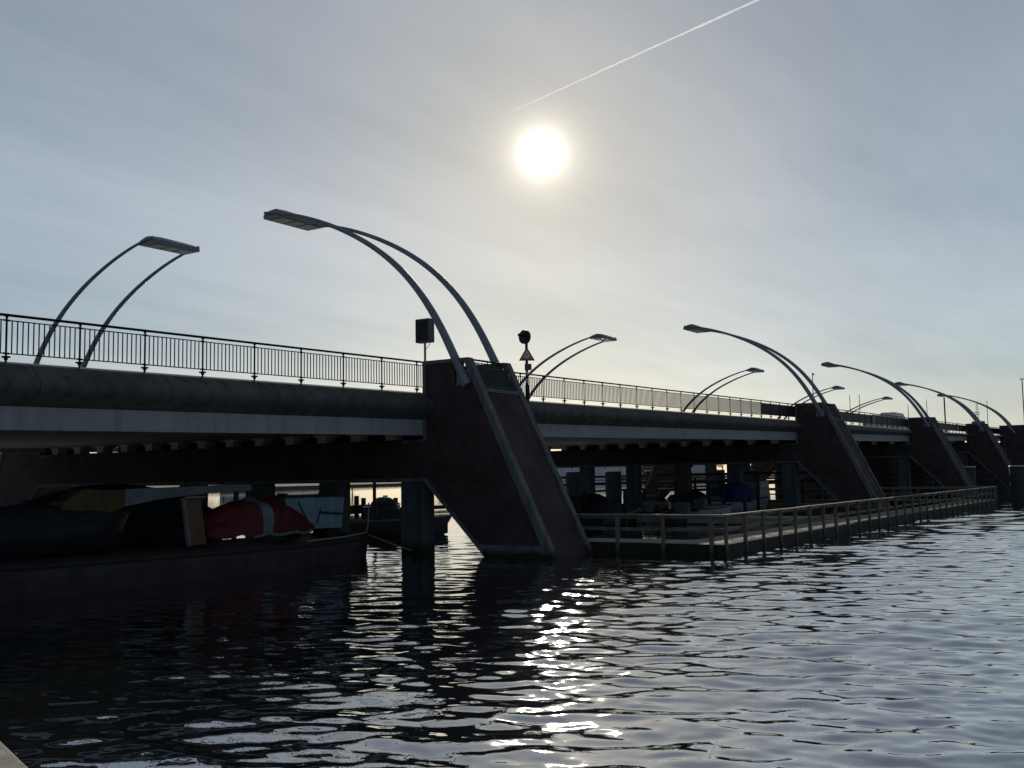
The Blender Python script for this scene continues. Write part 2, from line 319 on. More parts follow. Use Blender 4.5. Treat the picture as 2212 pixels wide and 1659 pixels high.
# ------------------------------------------------------------------ water
def water():
    cx, cy = CAM.x, CAM.y
    az0 = math.atan2(fw.y, fw.x)
    a = np.concatenate([np.arange(-180, -36, 3.0), np.arange(-36, 36, 0.115), np.arange(36, 180, 3.0)])
    th = np.radians(a) + az0
    rr = [2.0]
    while rr[-1] < 6000:
        r = rr[-1]
        rr.append(r + (max(0.035, r * 0.0042) if r < 120 else r * 0.05))
    rr = np.array(rr)
    Rr, Th = np.meshgrid(rr, th, indexing='ij')
    X = cx + Rr * np.cos(Th); Y = cy + Rr * np.sin(Th)
    spacing = np.maximum(np.gradient(rr)[:, None], Rr * 0.0022)
    Z = np.zeros_like(X)
    nW = 96
    lam = np.exp(rng.uniform(np.log(0.19), np.log(1.9), nW))
    main = az0 - R(12)
    ang = main + np.clip(rng.normal(0, R(36), nW), -R(90), R(90))
    ph = rng.uniform(0, 2 * PI, nW)
    w = np.where(lam < 0.3, 0.55, np.where(lam < 1.0, 1.0, 0.85))
    sig = 0.100
    slope = w / np.sqrt(np.sum(w ** 2) / 2) * sig
    # wind patches: calmer in the lee of the bridge and by the quay
    def sm(t): t = np.clip(t, 0, 1); return t * t * (3 - 2 * t)
    calm = 0.42 + 0.58 * sm((-4.0 - Y) / 8.0)
    calm *= 0.60 + 0.56 * sm((X + 25.0) / 13.0) - 0.20 * sm((X - 12.0) / 30.0)
    calm *= 0.9 + 0.22 * np.sin(X * 0.21 + 1.3 * np.sin(Y * 0.13)) * np.sin(Y * 0.27 + 0.8)
    for k in range(nW):
        kx, ky = math.cos(ang[k]) * 2 * PI / lam[k], math.sin(ang[k]) * 2 * PI / lam[k]
        att = sm((lam[k] / spacing - 2.2) / 3.0)
        warp = 0.25 * lam[k] * np.sin(X * 0.31 * (1 + 0.1 * k % 3) + ph[k]) * np.sin(Y * 0.27 + 2 * ph[k])
        Z += att * slope[k] * lam[k] / (2 * PI) * np.sin(kx * X + ky * Y + ph[k] + warp)
    Z *= calm
    nr, na = X.shape
    me = bpy.data.meshes.new('water')
    co = np.stack([X, Y, Z], -1).reshape(-1, 3).astype(np.float32)
    idx = np.arange(nr * na).reshape(nr, na)
    idn = np.roll(idx, -1, axis=1)
    q = np.stack([idx[:-1], idx[1:], idn[1:], idn[:-1]], -1).reshape(-1, 4)
    me.vertices.add(len(co)); me.vertices.foreach_set('co', co.ravel())
    me.loops.add(q.size); me.loops.foreach_set('vertex_index', q.ravel().astype(np.int32))
    me.polygons.add(len(q)); me.polygons.foreach_set('loop_start', np.arange(0, q.size, 4, dtype=np.int32))
    me.polygons.foreach_set('use_smooth', np.ones(len(q), dtype=bool))
    me.update(); me.validate()
    m, t, b = new_mat('water_surface')
    b.inputs['Base Color'].default_value = (0.006, 0.010, 0.012, 1); b.inputs['Roughness'].default_value = 0.018
    b.inputs['IOR'].default_value = 1.9; b.inputs['Specular IOR Level'].default_value = 0.5
    co_ = N(t, 'ShaderNodeTexCoord')
    mpw = N(t, 'ShaderNodeMapping'); mpw.inputs['Rotation'].default_value = (0, 0, -main); mpw.inputs['Scale'].default_value = (1.0, 0.38, 1)
    t.links.new(co_.outputs['Object'], mpw.inputs[0])
    n1 = N(t, 'ShaderNodeTexNoise'); n1.inputs['Scale'].default_value = 3.2; n1.inputs['Detail'].default_value = 3
    t.links.new(mpw.outputs[0], n1.inputs['Vector'])
    bp = N(t, 'ShaderNodeBump'); bp.inputs['Strength'].default_value = 0.12; bp.inputs['Distance'].default_value = 0.05
    t.links.new(n1.outputs['Fac'], bp.inputs['Height']); t.links.new(bp.outputs[0], b.inputs['Normal'])
    gl = N(t, 'ShaderNodeBsdfGlossy'); gl.inputs['Color'].default_value = (0.86, 0.88, 0.90, 1); gl.inputs['Roughness'].default_value = 0.018
    t.links.new(bp.outputs[0], gl.inputs['Normal'])
    ms = N(t, 'ShaderNodeMixShader'); ms.inputs[0].default_value = 0.42
    t.links.new(b.outputs[0], ms.inputs[1]); t.links.new(gl.outputs[0], ms.inputs[2]); t.links.new(ms.outputs[0], t.nodes['Material Output'].inputs['Surface'])
    me.materials.append(m)
    o = bpy.data.objects.new('water', me); COL.objects.link(o); tag(o, kind='structure')
water()

# ------------------------------------------------------------------ bridge
WID = 23.4
PX = [0.0, 42.2, 76.75, 107.9, 134.4]                # left faces of the piers
THK = 2.65
TOP = [6.93, 7.47, 7.78, 8.22, 8.70]
RAILZ = [6.95, 7.46, 7.82, 8.17, 8.55]
SHELF = [4.13, 4.72, 5.25, 5.95, 6.4]
SOF = [4.27, 4.93, 5.48, 6.15, 6.6]
LIN = [2.60, 3.36, 3.98, 4.7, 5.0]
pier_label = ['brick bridge pier with sloping buttress nearest the camera, its foot in open water',
              'second brick pier along the bridge, its buttress foot ending behind the boardwalk railing',
              'third brick pier, standing where the long boardwalk ends',
              'fourth brick pier, partly hidden behind the far steel dolphins',
              'wide brick abutment block at the far right end of the bridge']
def slope_y(z, zt): return -2.0 - (zt - z) * 0.48
def make_pier(i):
    x0, zt, sh, zl = PX[i], TOP[i], SHELF[i], LIN[i]
    x1 = x0 + THK
    p = thing('bridge_pier', pier_label[i], 'bridge pier', (x0, 0, 0), 'brick piers of the bridge')
    O = (x0, 0, 0)
    last = i == 4
    def mir(poly): return [(WID - y, z) for y, z in reversed(poly)]
    ys = lambda z: slope_y(z, zt)
    ext = 4.0 if last else 0.0
    inn = zl + 1.0
    # profile of a cheek wall (outer end), with the notch in which the lamp stands
    rec0, rec1 = zt - 0.95, zt - 0.38
    base = [(-inn, -1.0), (ys(-1.0) - ext, -1.0)]
    cheek_l = base + [(ys(rec0), rec0), (-1.42, rec0), (-1.42, rec1), (-1.62, rec1), (-1.62, zt - 0.12), (0, zt - 0.12), (0, sh), (0.3, sh), (0.3, zl), (0, zl)]
    mid = base + [(ys(zt - 1.2), zt - 1.2), (ys(zt - 1.2) + 0.14, zt - 1.2), (ys(zt - 0.25) + 0.14, zt - 0.25), (0, zt - 0.25), (0, sh), (0.3, sh), (0.3, zl), (0, zl)]
    b = MB()
    if last:
        solid = [(0.3, -1), (-9.5, -1.0), (-9.5, zt), (0, zt), (0, sh), (0.3, sh)]
        b.prism(solid, x0, x1 + 6); b.prism(mir(solid), x0, x1 + 6)
        b.box(x0 + 0.01, x1, 0.3, WID - 0.3, -1, sh)
    else:
        for pr in (cheek_l, mir(cheek_l)):
            b.prism(pr, x0, x0 + 0.32); b.prism(pr, x1 - 0.32, x1)
        for pr in (mid, mir(mid)):
            b.prism(pr, x0 + 0.32, x1 - 0.32)
        b.box(x0, x1, 0.3, WID - 0.3, zl, sh); b.box(x0 + 1.3, x0 + 1.7, 0.5, WID - 4.2, sh - 0.01, SOF[i] + 0.185)  # second box: upstand added to block daylight showing behind the bearing blocks
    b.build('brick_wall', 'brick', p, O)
    # concrete coping along the top edge, the side strip and the frame of the beam end
    if last:
        c = MB(); c.box(x0 - 0.03, x1 + 6.03, -9.55, 0.0, zt, zt + 0.14); c.build('coping', 'concrete', p, O, bevel=0.012)
    else:
        for m in (0, 1):
            f = (lambda y: WID - y) if m else (lambda y: y)
            for xa, xb, xc, xd in ((x0 - 0.035, x0 + 0.34, x0 - 0.03, x0 + 0.3), (x1 - 0.34, x1 + 0.035, x1 - 0.3, x1 + 0.03)):
                c = MB(); lo, hi = sorted((f(-1.99), f(0.012))); c.box(xa, xb, lo, hi, zt - 0.12, zt + 0.02); c.build('coping', 'concrete', p, O, bevel=0.012)
                c = MB(); lo, hi = sorted((f(-0.13), f(0.01))); c.box(xc, xd, lo, hi, sh - 0.02, zt - 0.122); c.build('side_strip', 'concrete', p, O, bevel=0.012)
            c = MB(); lo, hi = sorted((f(0.012), f(1.0))); c.box(x0 - 0.03, x0 + 0.2, lo, hi, sh - 0.12, sh - 0.002); c.build('beam_seat', 'concrete', p, O, bevel=0.012)
    if last:
        d = MB(); d.box(x0 - 0.02, x0 + 0.03, -0.75, -0.58, 0, sh + 1.1); d.box(x0 - 0.02, x0 + 0.03, -0.58, 0.3, sh + 1.0, sh + 1.1)
        d.build('side_strip', 'concrete', p, O)
        return p
    # slanting concrete borders of the buttress end
    for xa, xb in ((x0 - 0.05, x0 + 0.26), (x1 - 0.26, x1 + 0.05)):
        for m in (0, 1):
            q = [(ys(-1.0) - 0.10, -1.0), (ys(zt + 0.02) - 0.06, zt + 0.02), (ys(zt + 0.02) + 0.20, zt + 0.02), (ys(-1.0) + 0.24, -1.0)]
            g = MB(); g.prism(mir(q) if m else q, xa, xb); g.build('slanted_border', 'wet_concrete', p, O, bevel=0.02)
    # plinth and lintel band
    for m in (0, 1):
        q = [(-inn - 0.02, -1.0), (ys(-1.0) + 0.2, -1.0), (ys(0.42) + 0.14, 0.42), (-zl + 0.42 - 0.02, 0.42)]
        g = MB(); q = mir(q) if m else q
        g.prism(q, x0 - 0.03, x1 + 0.03)
        z_ = [(ys(-1.0) - 0.02, -1.0), (ys(0.40) - 0.02, 0.40), (ys(0.40) + 0.2, 0.40), (ys(-1.0) + 0.2, -1.0)]
        g.build('plinth', 'wet_concrete', p, O)
        # sill under the grating, the grating itself, and the top rail
        sl = [(ys(zt - 1.22) - 0.03, zt - 1.22), (ys(zt - 1.08) - 0.03, zt - 1.08), (ys(zt - 1.08) + 0.2, zt - 1.08), (ys(zt - 1.22) + 0.2, zt - 1.22)]
        g = MB(); g.prism(mir(sl) if m else sl, x0 + 0.262, x1 - 0.262); g.build('sill', 'concrete', p, O)
    for m in (0, 1):
        g = MB(); F = (lambda y: WID - y) if m else (lambda y: y)
        for k in range(22):
            xx = lerp(x0 + 0.34, x1 - 0.34, k / 21)
            g.tube([(xx, F(ys(z) + 0.06), z) for z in (zt - 1.07, zt - 0.16)], 0.016, 6)
        for z in (zt - 1.0, zt - 0.30):
            g.tube([(x0 + 0.27, F(ys(z) + 0.06), z), (x1 - 0.27, F(ys(z) + 0.06), z)], 0.02, 6)
        g.build('grating', 'mesh', p, O)
        g = MB(); y = F(ys(zt) + 0.06)
        g.tube([(x0 + 0.2, y, zt - 0.03), (x1 - 0.2, y, zt - 0.03)], 0.036, 8)
        for k in range(17):
            xx = lerp(x0 + 0.34, x1 - 0.34, k / 16); g.tube([(xx, y, zt - 0.6), (xx, y, zt - 0.12)], 0.014, 6)
        g.tube([(x0 + 0.3, y, zt - 0.12), (x1 - 0.3, y, zt - 0.12)], 0.014, 6)
        xm = (x0 + x1) / 2; g.tube([(xm, y, zt - 0.6), (xm, y, zt - 0.03)], 0.022, 6)
        g.build('top_rail', 'rail', p, O)
        # recess panels with rungs beside the lamp foot
        for xs, xo in ((x0 + 0.32, -1), (x1 - 0.32, 1)):
            g = MB(); lo, hi = sorted((F(-1.42), F(-2.22)))
            g.box(*sorted((xs, xs + xo * 0.20)), lo, hi, zt - 0.95, zt - 0.40)
            for k in range(5):
                yq = F(-1.98 - 0.045 * k); zz = zt - 0.45 - 0.1 * k
                g.box(*sorted((xs + xo * 0.19, xs + xo * 0.28)), yq - 0.10, yq + 0.10, zz - 0.012, zz + 0.012)
            g.build('rung_panel', 'beam', p, O)
    for m in (0, 1):
        for xs in (x0 - 0.02, x1 - 0.18):
            g = MB(); q = [(-0.02, zl - 0.004), (0.05, zl + 0.14), (-0.10, zl + 0.14), (-zl - 1.18, -1.0), (-zl - 1.0, -1.0)]
            g.prism(mir(q) if m else q, xs, xs + 0.2); g.build('slanted_edge', 'concrete', p, O)
    for xs in (x0 - 0.02, x1 - 0.18):
        g = MB(); g.box(xs, xs + 0.2, 0.052, WID - 0.052, zl - 0.004, zl + 0.14); g.build('lintel_band', 'concrete', p, O)
    for k in range(6):
        y = 0.15 + 4.08 * k + (0.0 if k < 5 else -0.2)
        g = MB(); g.box(x0 + 0.12, x0 + 0.82, y, y + 1.02, -1.0, zl - 0.004)
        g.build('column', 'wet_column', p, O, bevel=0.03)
    # bearing blocks between the pier shelf and the deck
    so = SOF[i] + 0.19
    for k in range(13):
        g = MB(); y = 1.30 + 1.725 * k; z = sh
        while z < so - 0.13:
            e = random.uniform(-0.012, 0.012); g.box(x0 + 0.10 + e, x0 + 0.62, y + 0.12 + e, y + 0.56 + e, z, z + 0.057); z += 0.06
        g.box(x0 + 0.04, x0 + 0.70, y, y + 0.68, z, z + 0.05); g.box(x0 + 0.07, x0 + 0.66, y + 0.03, y + 0.65, z + 0.05, so - 0.003)
        g.build('bearing_block', 'bearing', p, O)
    return p
for i in range(5): make_pier(i)

def lipz(x): return interp(x, PX, RAILZ) - 1.13
def sofz(x): return interp(x, PX, SOF)
span_rng = [(-42.0, 0.0), (THK, PX[1]), (PX[1] + THK, PX[2]), (PX[2] + THK, PX[3]), (PX[3] + THK, PX[4])]
span_label = ['nearest bridge deck span on the left, rounded dark concrete edge over a pale beam',
              'bridge deck span between the first and second brick piers, above the moored boats',
              'bridge deck span between the second and third brick piers, carrying the white van',
              'short bridge deck span between the third and fourth brick piers',
              'last bridge deck span between the fourth pier and the wide brick abutment']
LIP = [(0.30, 0.0), (0.05, 0.0), (-0.11, -0.08), (-0.29, -0.22), (-0.45, -0.37), (-0.52, -0.47), (-0.51, -0.60), (-0.42, -0.70), (-0.28, -0.80), (-0.12, -0.90), (-0.02, -0.985), (0.30, -0.985)]
def make_span(i):
    xa, xb = span_rng[i]
    s = thing('bridge_span', span_label[i], 'bridge deck', (xa, 0, 0), 'deck spans of the bridge')
    O = (xa, 0, 0)
    ga, gb = xa - (THK / 2 if i else 0), xb + THK / 2
    if i == 4: gb = xb
    # rounded edge, cast in pieces with open joints
    for m in (0, 1):
        g = MB(); n = max(1, round((xb - xa) / 3.88)); w = (xb - xa) / n
        for k in range(n):
            a, b_ = xa + k * w + 0.012, xa + (k + 1) * w - 0.012
            rings = []
            for x in (a, lerp(a, b_, 0.5), b_):
                zt = lipz(x); dep = (zt - sofz(x) - 0.56) / 0.985
                dep = max(dep, 0.35)
                rings.append([(x, (WID - y) if m else y, zt + z * dep) for y, z in LIP])
            g.loft(rings, closed=True, caps=True)
        g.build('rounded_edge', 'lip', s, O)
        g = MB(); rings = []
        for x in (xa + 0.01, xb - 0.01):
            z0 = sofz(x); z1 = z0 + 0.62
            y0, y1 = (0.0, 0.45) if not m else (WID - 0.45, WID)
            rings.append([(x, y0, z0), (x, y1, z0), (x, y1, z1), (x, y0, z1)])
        g.loft(rings, closed=True, smooth=False, caps=True)
        g.build('edge_beam', 'beam', s, O)
    g = MB(); rings = []
    for x in (ga, xa + 0.0, xb, gb):
        z0 = sofz(x) + 0.19; z1 = lipz(x) - 0.12
        rings.append([(x, 0.44, z0), (x, WID - 0.44, z0), (x, WID - 0.44, z1), (x, 0.44, z1)])
    g.loft(rings, closed=True, smooth=False, caps=True)
    g.build('deck_slab', 'soffit', s, O)
    g = MB(); rings = []
    for x in (ga, gb):
        z1 = lipz(x) - 0.116
        rings.append([(x, 3.2, z1), (x, WID - 3.2, z1)])
    g.loft(rings, smooth=False); g.build('road_surface', 'asphalt', s, O)
    return s
for i in range(5): make_span(i)

rail_label = ['dark steel railing along the nearest bridge span, open balusters against the sky',
              'dark steel railing along the span between the first and second brick piers',
              'railing between the second and third brick piers that reads as a solid dark band',
              'short dark railing between the third and fourth brick piers',
              'railing between the fourth pier and the wide brick abutment']
def make_railing(i):
    xa, xb = span_rng[i]
    r = thing('railing', rail_label[i], 'railing', (xa, 0, lipz(xa)), 'bridge railings')
    O = (xa, 0, lipz(xa))
    if i == 0: posts = [-0.35 - 1.937 * k for k in range(22)][::-1]
    elif i == 1: posts = [4.75 + 1.80 * k for k in range(21)]
    else:
        n = int((xb - xa - 1.0) / 1.85); posts = [xa + 0.5 + k * (xb - xa - 1.0) / n for k in range(n + 1)]
    hz_ = lambda x: lipz(x)
    g = MB(); g.tube([(xa, 0, hz_(xa) + 1.10), (xb, 0, hz_(xb) + 1.10)], 0.034, 10); g.build('handrail', 'rail', r, O)
    for x in posts:
        g = MB(); z = hz_(x)
        g.tube([(x, 0, z - 0.02), (x, 0, z + 1.08)], 0.025, 8)
        g.tube([(x, 0, z + 0.03), (x, 0, z + 0.10)], 0.045, 8)
        g.tube([(x, 0, z + 0.088), (x, 0, z + 0.122)], [0.10, 0.10], 10)
        g.tube([(x, 0, z + 1.03), (x, 0, z + 1.075)], [0.022, 0.05], 8)
        for zz in (0.19, 0.975):
            g.tube([(x - 0.075, 0, z + zz), (x + 0.075, 0, z + zz)], 0.024, 6)
        g.build('post', 'rail', r, O)
    ends = [xa] + posts + [xb]
    for a, b_ in zip(ends[:-1], ends[1:]):
        if b_ - a < 0.25: continue
        g = MB()
        if i in (2, 3) or (i == 1 and a > 35.0):
            g.loft([[(x, -0.012, hz_(x) + 0.20), (x, 0.012, hz_(x) + 0.20), (x, 0.012, hz_(x) + 0.965), (x, -0.012, hz_(x) + 0.965)] for x in (a + 0.04, b_ - 0.04)], closed=True, smooth=False, caps=True)
            g.build('infill_panel', 'black', r, O); continue
        for zz in (0.19, 0.975):
            g.tube([(a + 0.03, 0, hz_(a) + zz), (b_ - 0.03, 0, hz_(b_) + zz)], 0.015, 6)
        n = max(1, round((b_ - a) / 0.1385))
        for k in range(1, n):
            x = lerp(a, b_, k / n); z = hz_(x)
            g.tube([(x, 0, z + 0.19), (x, 0, z + 0.975)], 0.017 if i == 0 else 0.019, 5, cap=False)
        g.build('baluster_panel', 'rail', r, O)
for i in range(5): make_railing(i)

# ------------------------------------------------------------------ street lamps
ARC = [(-1.98, 5.90), (-1.80, 6.22), (-1.36, 7.05), (-0.98, 7.80), (-0.46, 8.68), (0.20, 9.52), (0.86, 10.28), (1.86, 11.12), (2.92, 11.83), (4.05, 12.40), (4.95, 12.80), (5.85, 13.14), (6.9, 13.45), (8.15, 13.68)]
def arc_pts(n=34):
    ys = [p[0] for p in ARC]; zs = [p[1] for p in ARC]
    d = [0]
    for k in range(1, len(ARC)): d.append(d[-1] + math.hypot(ys[k] - ys[k - 1], zs[k] - zs[k - 1]))
    # smooth by fitting a polynomial in arc length
    cy = np.polyfit(d, ys, 5); cz = np.polyfit(d, zs, 5)
    t = np.linspace(0, d[-1], n)
    return [(float(np.polyval(cy, q)), float(np.polyval(cz, q))) for q in t]
APTS = arc_pts()
def make_lamp(i, far, label):
    x0 = PX[i]; foot = TOP[i] - 0.95; z_top = 13.72 + 0.03 * i
    lamp = thing('street_lamp', label, 'street lamp', (x0, WID + 1.85 if far else -1.85, foot), 'arched street lamps of the bridge')
    f0, ft = APTS[0][1], APTS[-1][1]
    def P(x, y, z):
        zz = foot - 0.02 + (z - f0) / (ft - f0) * (z_top - foot)
        return (x, WID - y if far else y, zz)
    O = tuple(lamp.location)
    n = len(APTS); rad = [lerp(0.165, 0.055, min(1, (k / (n - 1)) ** 0.9)) for k in range(n)]
    xl, xr = x0 + 0.02, x0 + THK - 0.05
    for x in (xl, xr):
        g = MB(); g.tube([P(x, y, z) for y, z in APTS], rad, 14)
        g.tube([P(x, APTS[0][0], APTS[0][1]), P(x, APTS[1][0], APTS[1][1])], [0.20, 0.19], 14)
        o = g.build('pole', 'lamp', lamp)
        o.location = -Vector(O)
    # luminaire: long shallow housing with a domed lid between the two pole ends
    zc = z_top - 0.14
    ya, yb = 7.15, 8.25
    prof = [(ya, -0.13), (yb, -0.13), (yb, 0.06), (lerp(ya, yb, 0.75), 0.21), (lerp(ya, yb, 0.45), 0.25), (lerp(ya, yb, 0.15), 0.13), (ya, 0.03)]
    g = MB(); rings = []
    for x, s in ((xl + 0.02, 0.8), (xl + 0.12, 1.0), (lerp(xl, xr, 0.25), 1.15), (lerp(xl, xr, 0.75), 1.0), (xr - 0.12, 0.9), (xr - 0.02, 0.75)):
        rings.append([(x, WID - y if far else y, zc + (z if z < 0 else z * s)) for y, z in prof])
    g.loft(rings, closed=True, smooth=False, caps=True)
    h = g.build('lamp_head', 'lamp', lamp, bevel=0.02); h.location = -Vector(O)
    for k, (a, b_) in enumerate(((0.10, 0.36), (0.40, 0.62), (0.66, 0.92))):
        g = MB(); lo, hi = sorted(((WID - ya - 0.2) if far else ya + 0.2, (WID - yb + 0.15) if far else yb - 0.15))
        g.box(lerp(xl, xr, a), lerp(xl, xr, b_), lo, hi, zc - 0.148, zc - 0.125)
        o = g.build('lens', 'dark_lens' if k != 1 else 'lens', h)
    return lamp
near_l = ['large double-poled street lamp arching from the nearest brick pier over the road',
          'arched street lamp leaning left from the second brick pier',
          'arched street lamp leaning left from the third brick pier',
          'arched street lamp leaning left from the fourth brick pier',
          'arched street lamp leaning left from the wide brick abutment']
far_l = ['far side street lamp at the left, two thin arched poles behind the nearest railing',
         'far side street lamp arching right beside the railway style warning triangle pole',
         'far side street lamp whose head ends just left of the second pier lamp poles',
         'far side street lamp arching right, rising directly behind the second brick pier',
         'far side street lamp arching right above the white vehicles']
far_l[1] = 'far side street lamp arching right beside the pole with the red warning triangle'
for i in range(5):
    make_lamp(i, False, near_l[i])
    make_lamp(i, True, far_l[i])

# ------------------------------------------------------------------ boardwalk
def boardwalk():
    ZD = 0.39
    w = thing('boardwalk', 'long low timber boardwalk with railing, turning a corner around the moored boats', 'boardwalk', (3.0, -10.05, 0))
    O = (3.0, -10.05, 0)
    XE = 57.0; slope = -0.006; XF = 3.0; Y0 = -10.05
    yo = lambda x: Y0 + slope * (x - XF)
    rj = lambda q: random.uniform(-q, q)
    g = MB()
    y = -4.2                                             # planks, laid one by one
    while y > -8.15:
        z = ZD + rj(0.006); e = rj(0.012); g.box(XF + 0.08 + e, XF + 1.92 + e, y - 0.138, y, ZD - 0.045, z); y -= 0.145
    x = XF + 0.08
    while x < XE:
        z = ZD + rj(0.006); e = rj(0.012); g.box(x, x + 0.138, yo(x) + e, yo(x) + 1.85 + e, ZD - 0.045, z); x += 0.145
    y = yo(XE) + 1.86
    while y < 10.0:
        g.box(XE - 1.9, XE, y, y + 0.138, ZD - 0.045, ZD + rj(0.006)); y += 0.145
    g.build('planks', 'deck', w, O)
    def fasc(a, b_, y_off, z0, z1):
        a, b_ = Vector(a), Vector(b_); d = (b_ - a); ln = d.length; d.normalize()
        g = MB(); g.obox((a + b_) / 2 + Vector((0, 0, (z0 + z1) / 2)), d, Vector((-d.y, d.x, 0)), (0, 0, 1), ln / 2, 0.035, (z1 - z0) / 2); g.build('fascia_board', 'darkwood', w, O)
    fasc((XF + 0.03, -4.2, 0), (XF + 0.03, Y0 - 0.03, 0), 0, -0.15, ZD - 0.012)
    fasc((XF + 1.97, -4.2, 0), (XF + 1.97, Y0 + 1.85, 0), 0, 0.14, ZD - 0.05)
    fasc((XF, yo(XF) - 0.045, 0), (XE, yo(XE) - 0.045, 0), 0, -0.15, ZD - 0.012)
    fasc((XF + 2, yo(XF) + 1.9, 0), (XE - 2, yo(XE) + 1.9, 0), 0, 0.14, ZD - 0.05)
    fasc((XE + 0.04, yo(XE), 0), (XE + 0.04, 10, 0), 0, -0.15, ZD - 0.012)
    fasc((XE - 1.94, yo(XE) + 1.94, 0), (XE - 1.94, 10, 0), 0, 0.14, ZD - 0.05)
    posts = [(XF - 0.03, yy) for yy in (-6.2, -7.95, -9.68)]
    xx = XF + 0.12
    while xx < XE: posts.append((xx, yo(xx) - 0.075)); xx += 1.77
    posts.append((XE - 0.05, yo(XE) - 0.075))
    for yy in np.arange(-8.6, 10, 1.9): posts.append((XE + 0.09, float(yy)))
    for (a, b_) in posts:
        g = MB(); hx, hy = rj(0.018), rj(0.018); q = 0.055 + rj(0.006)
        lo = [(a - q, b_ - q, -0.6), (a + q, b_ - q, -0.6), (a + q, b_ + q, -0.6), (a - q, b_ + q, -0.6)]
        hi = [(u + hx, v + hy, 1.325) for u, v, _ in lo]
        g.loft([lo, hi], closed=True, smooth=False, caps=True); g.build('post', 'wet_wood', w, O)
    zr = 1.345
    def rail(g, a, b_, z, h, wd, seg=3.54):
        a, b_ = Vector(a), Vector(b_); n = max(1, round((b_ - a).length / seg)); d = (b_ - a).normalized(); sd = Vector((-d.y, d.x, 0)); rings = []
        for k in range(n * 2 + 1):
            c = a.lerp(b_, k / (n * 2)) + Vector((0, 0, z + (rj(0.012) if 0 < k < 2 * n else 0))) + sd * rj(0.008)
            rings.append([c - sd * wd / 2 - Vector((0, 0, h / 2)), c + sd * wd / 2 - Vector((0, 0, h / 2)), c + sd * wd / 2 + Vector((0, 0, h / 2)), c - sd * wd / 2 + Vector((0, 0, h / 2))])
        g.loft(rings, closed=True, smooth=False, caps=True)
    A, Bc, Cc, D = (XF - 0.03, -4.2, 0), (XF - 0.03, yo(XF) - 0.075, 0), (XE, yo(XE) - 0.075, 0), (XE + 0.09, 10, 0)
    for p, q in ((A, Bc), ((XF - 0.10, yo(XF) - 0.075, 0), Cc), (Cc, D)):
        g = MB(); rail(g, p, q, zr + (0.004 if p != A else 0), 0.042, 0.15); g.build('handrail', 'deck', w, O)
    for p, q in ((A, Bc), (Bc, Cc), (Cc, D)):
        dx = 0.085 if p == A else (-0.085 if p == Cc else 0); dy = 0.085 if p == Bc else 0
        p2 = (p[0] + dx, p[1] + dy, 0); q2 = (q[0] + dx, q[1] + dy, 0)
        for z_, h_ in ((0.85, 0.115), (zr - 0.085, 0.10)):
            g = MB(); rail(g, p2, q2, z_, h_, 0.032); g.build('rail_board', 'wood', w, O)
boardwalk()
g = MB(); g.box(23.0, 25.2, -7.6, 6.0, 0.05, 0.38); pt = g.build('pontoon', 'deck', None, (23, -7, 0)); tag(pt, 'low floating timber pontoon in the boat basin behind the boardwalk corner', 'pontoon')
g = MB(); g.box(46.6, 48.6, -3.0, 14.0, 0.05, 0.40); pt = g.build('pontoon', 'deck', None, (46.6, 0, 0)); tag(pt, 'low pontoon lying beyond the second pier under the bridge', 'pontoon')

# ------------------------------------------------------------------ boats
def hull_rings(Ln, B, H, bow=0.5, n=12, draft=0.25):
    rings = []
    for k in range(n + 1):
        t = k / n
        x = -Ln / 2 + Ln * t
        wfac = (0.86 + 0.14 * math.sin(min(1, t / 0.55) * PI / 2)) if t < 0.55 else max(0.03, 1 - ((t - 0.55) / 0.45) ** 2.2)
        sheer = H * (1 + 0.32 * t ** 2.2)
        keel = -draft + (draft + 0.15 * H) * max(0, (t - 0.72) / 0.28) ** 2
        hb = B / 2 * wfac
        xo = x + (Ln * 0.05 * ((t - 0.6) / 0.4) ** 2 if t > 0.6 else 0)
        ring = [(xo, -hb, sheer), (x, -hb * 0.96, sheer * 0.55), (x, -hb * 0.78, 0.06), (x, -hb * 0.35, keel * 0.8), (x, 0, keel), (x, hb * 0.35, keel * 0.8), (x, hb * 0.78, 0.06), (x, hb * 0.96, sheer * 0.55), (xo, hb, sheer)]
        rings.append(ring)
    return rings
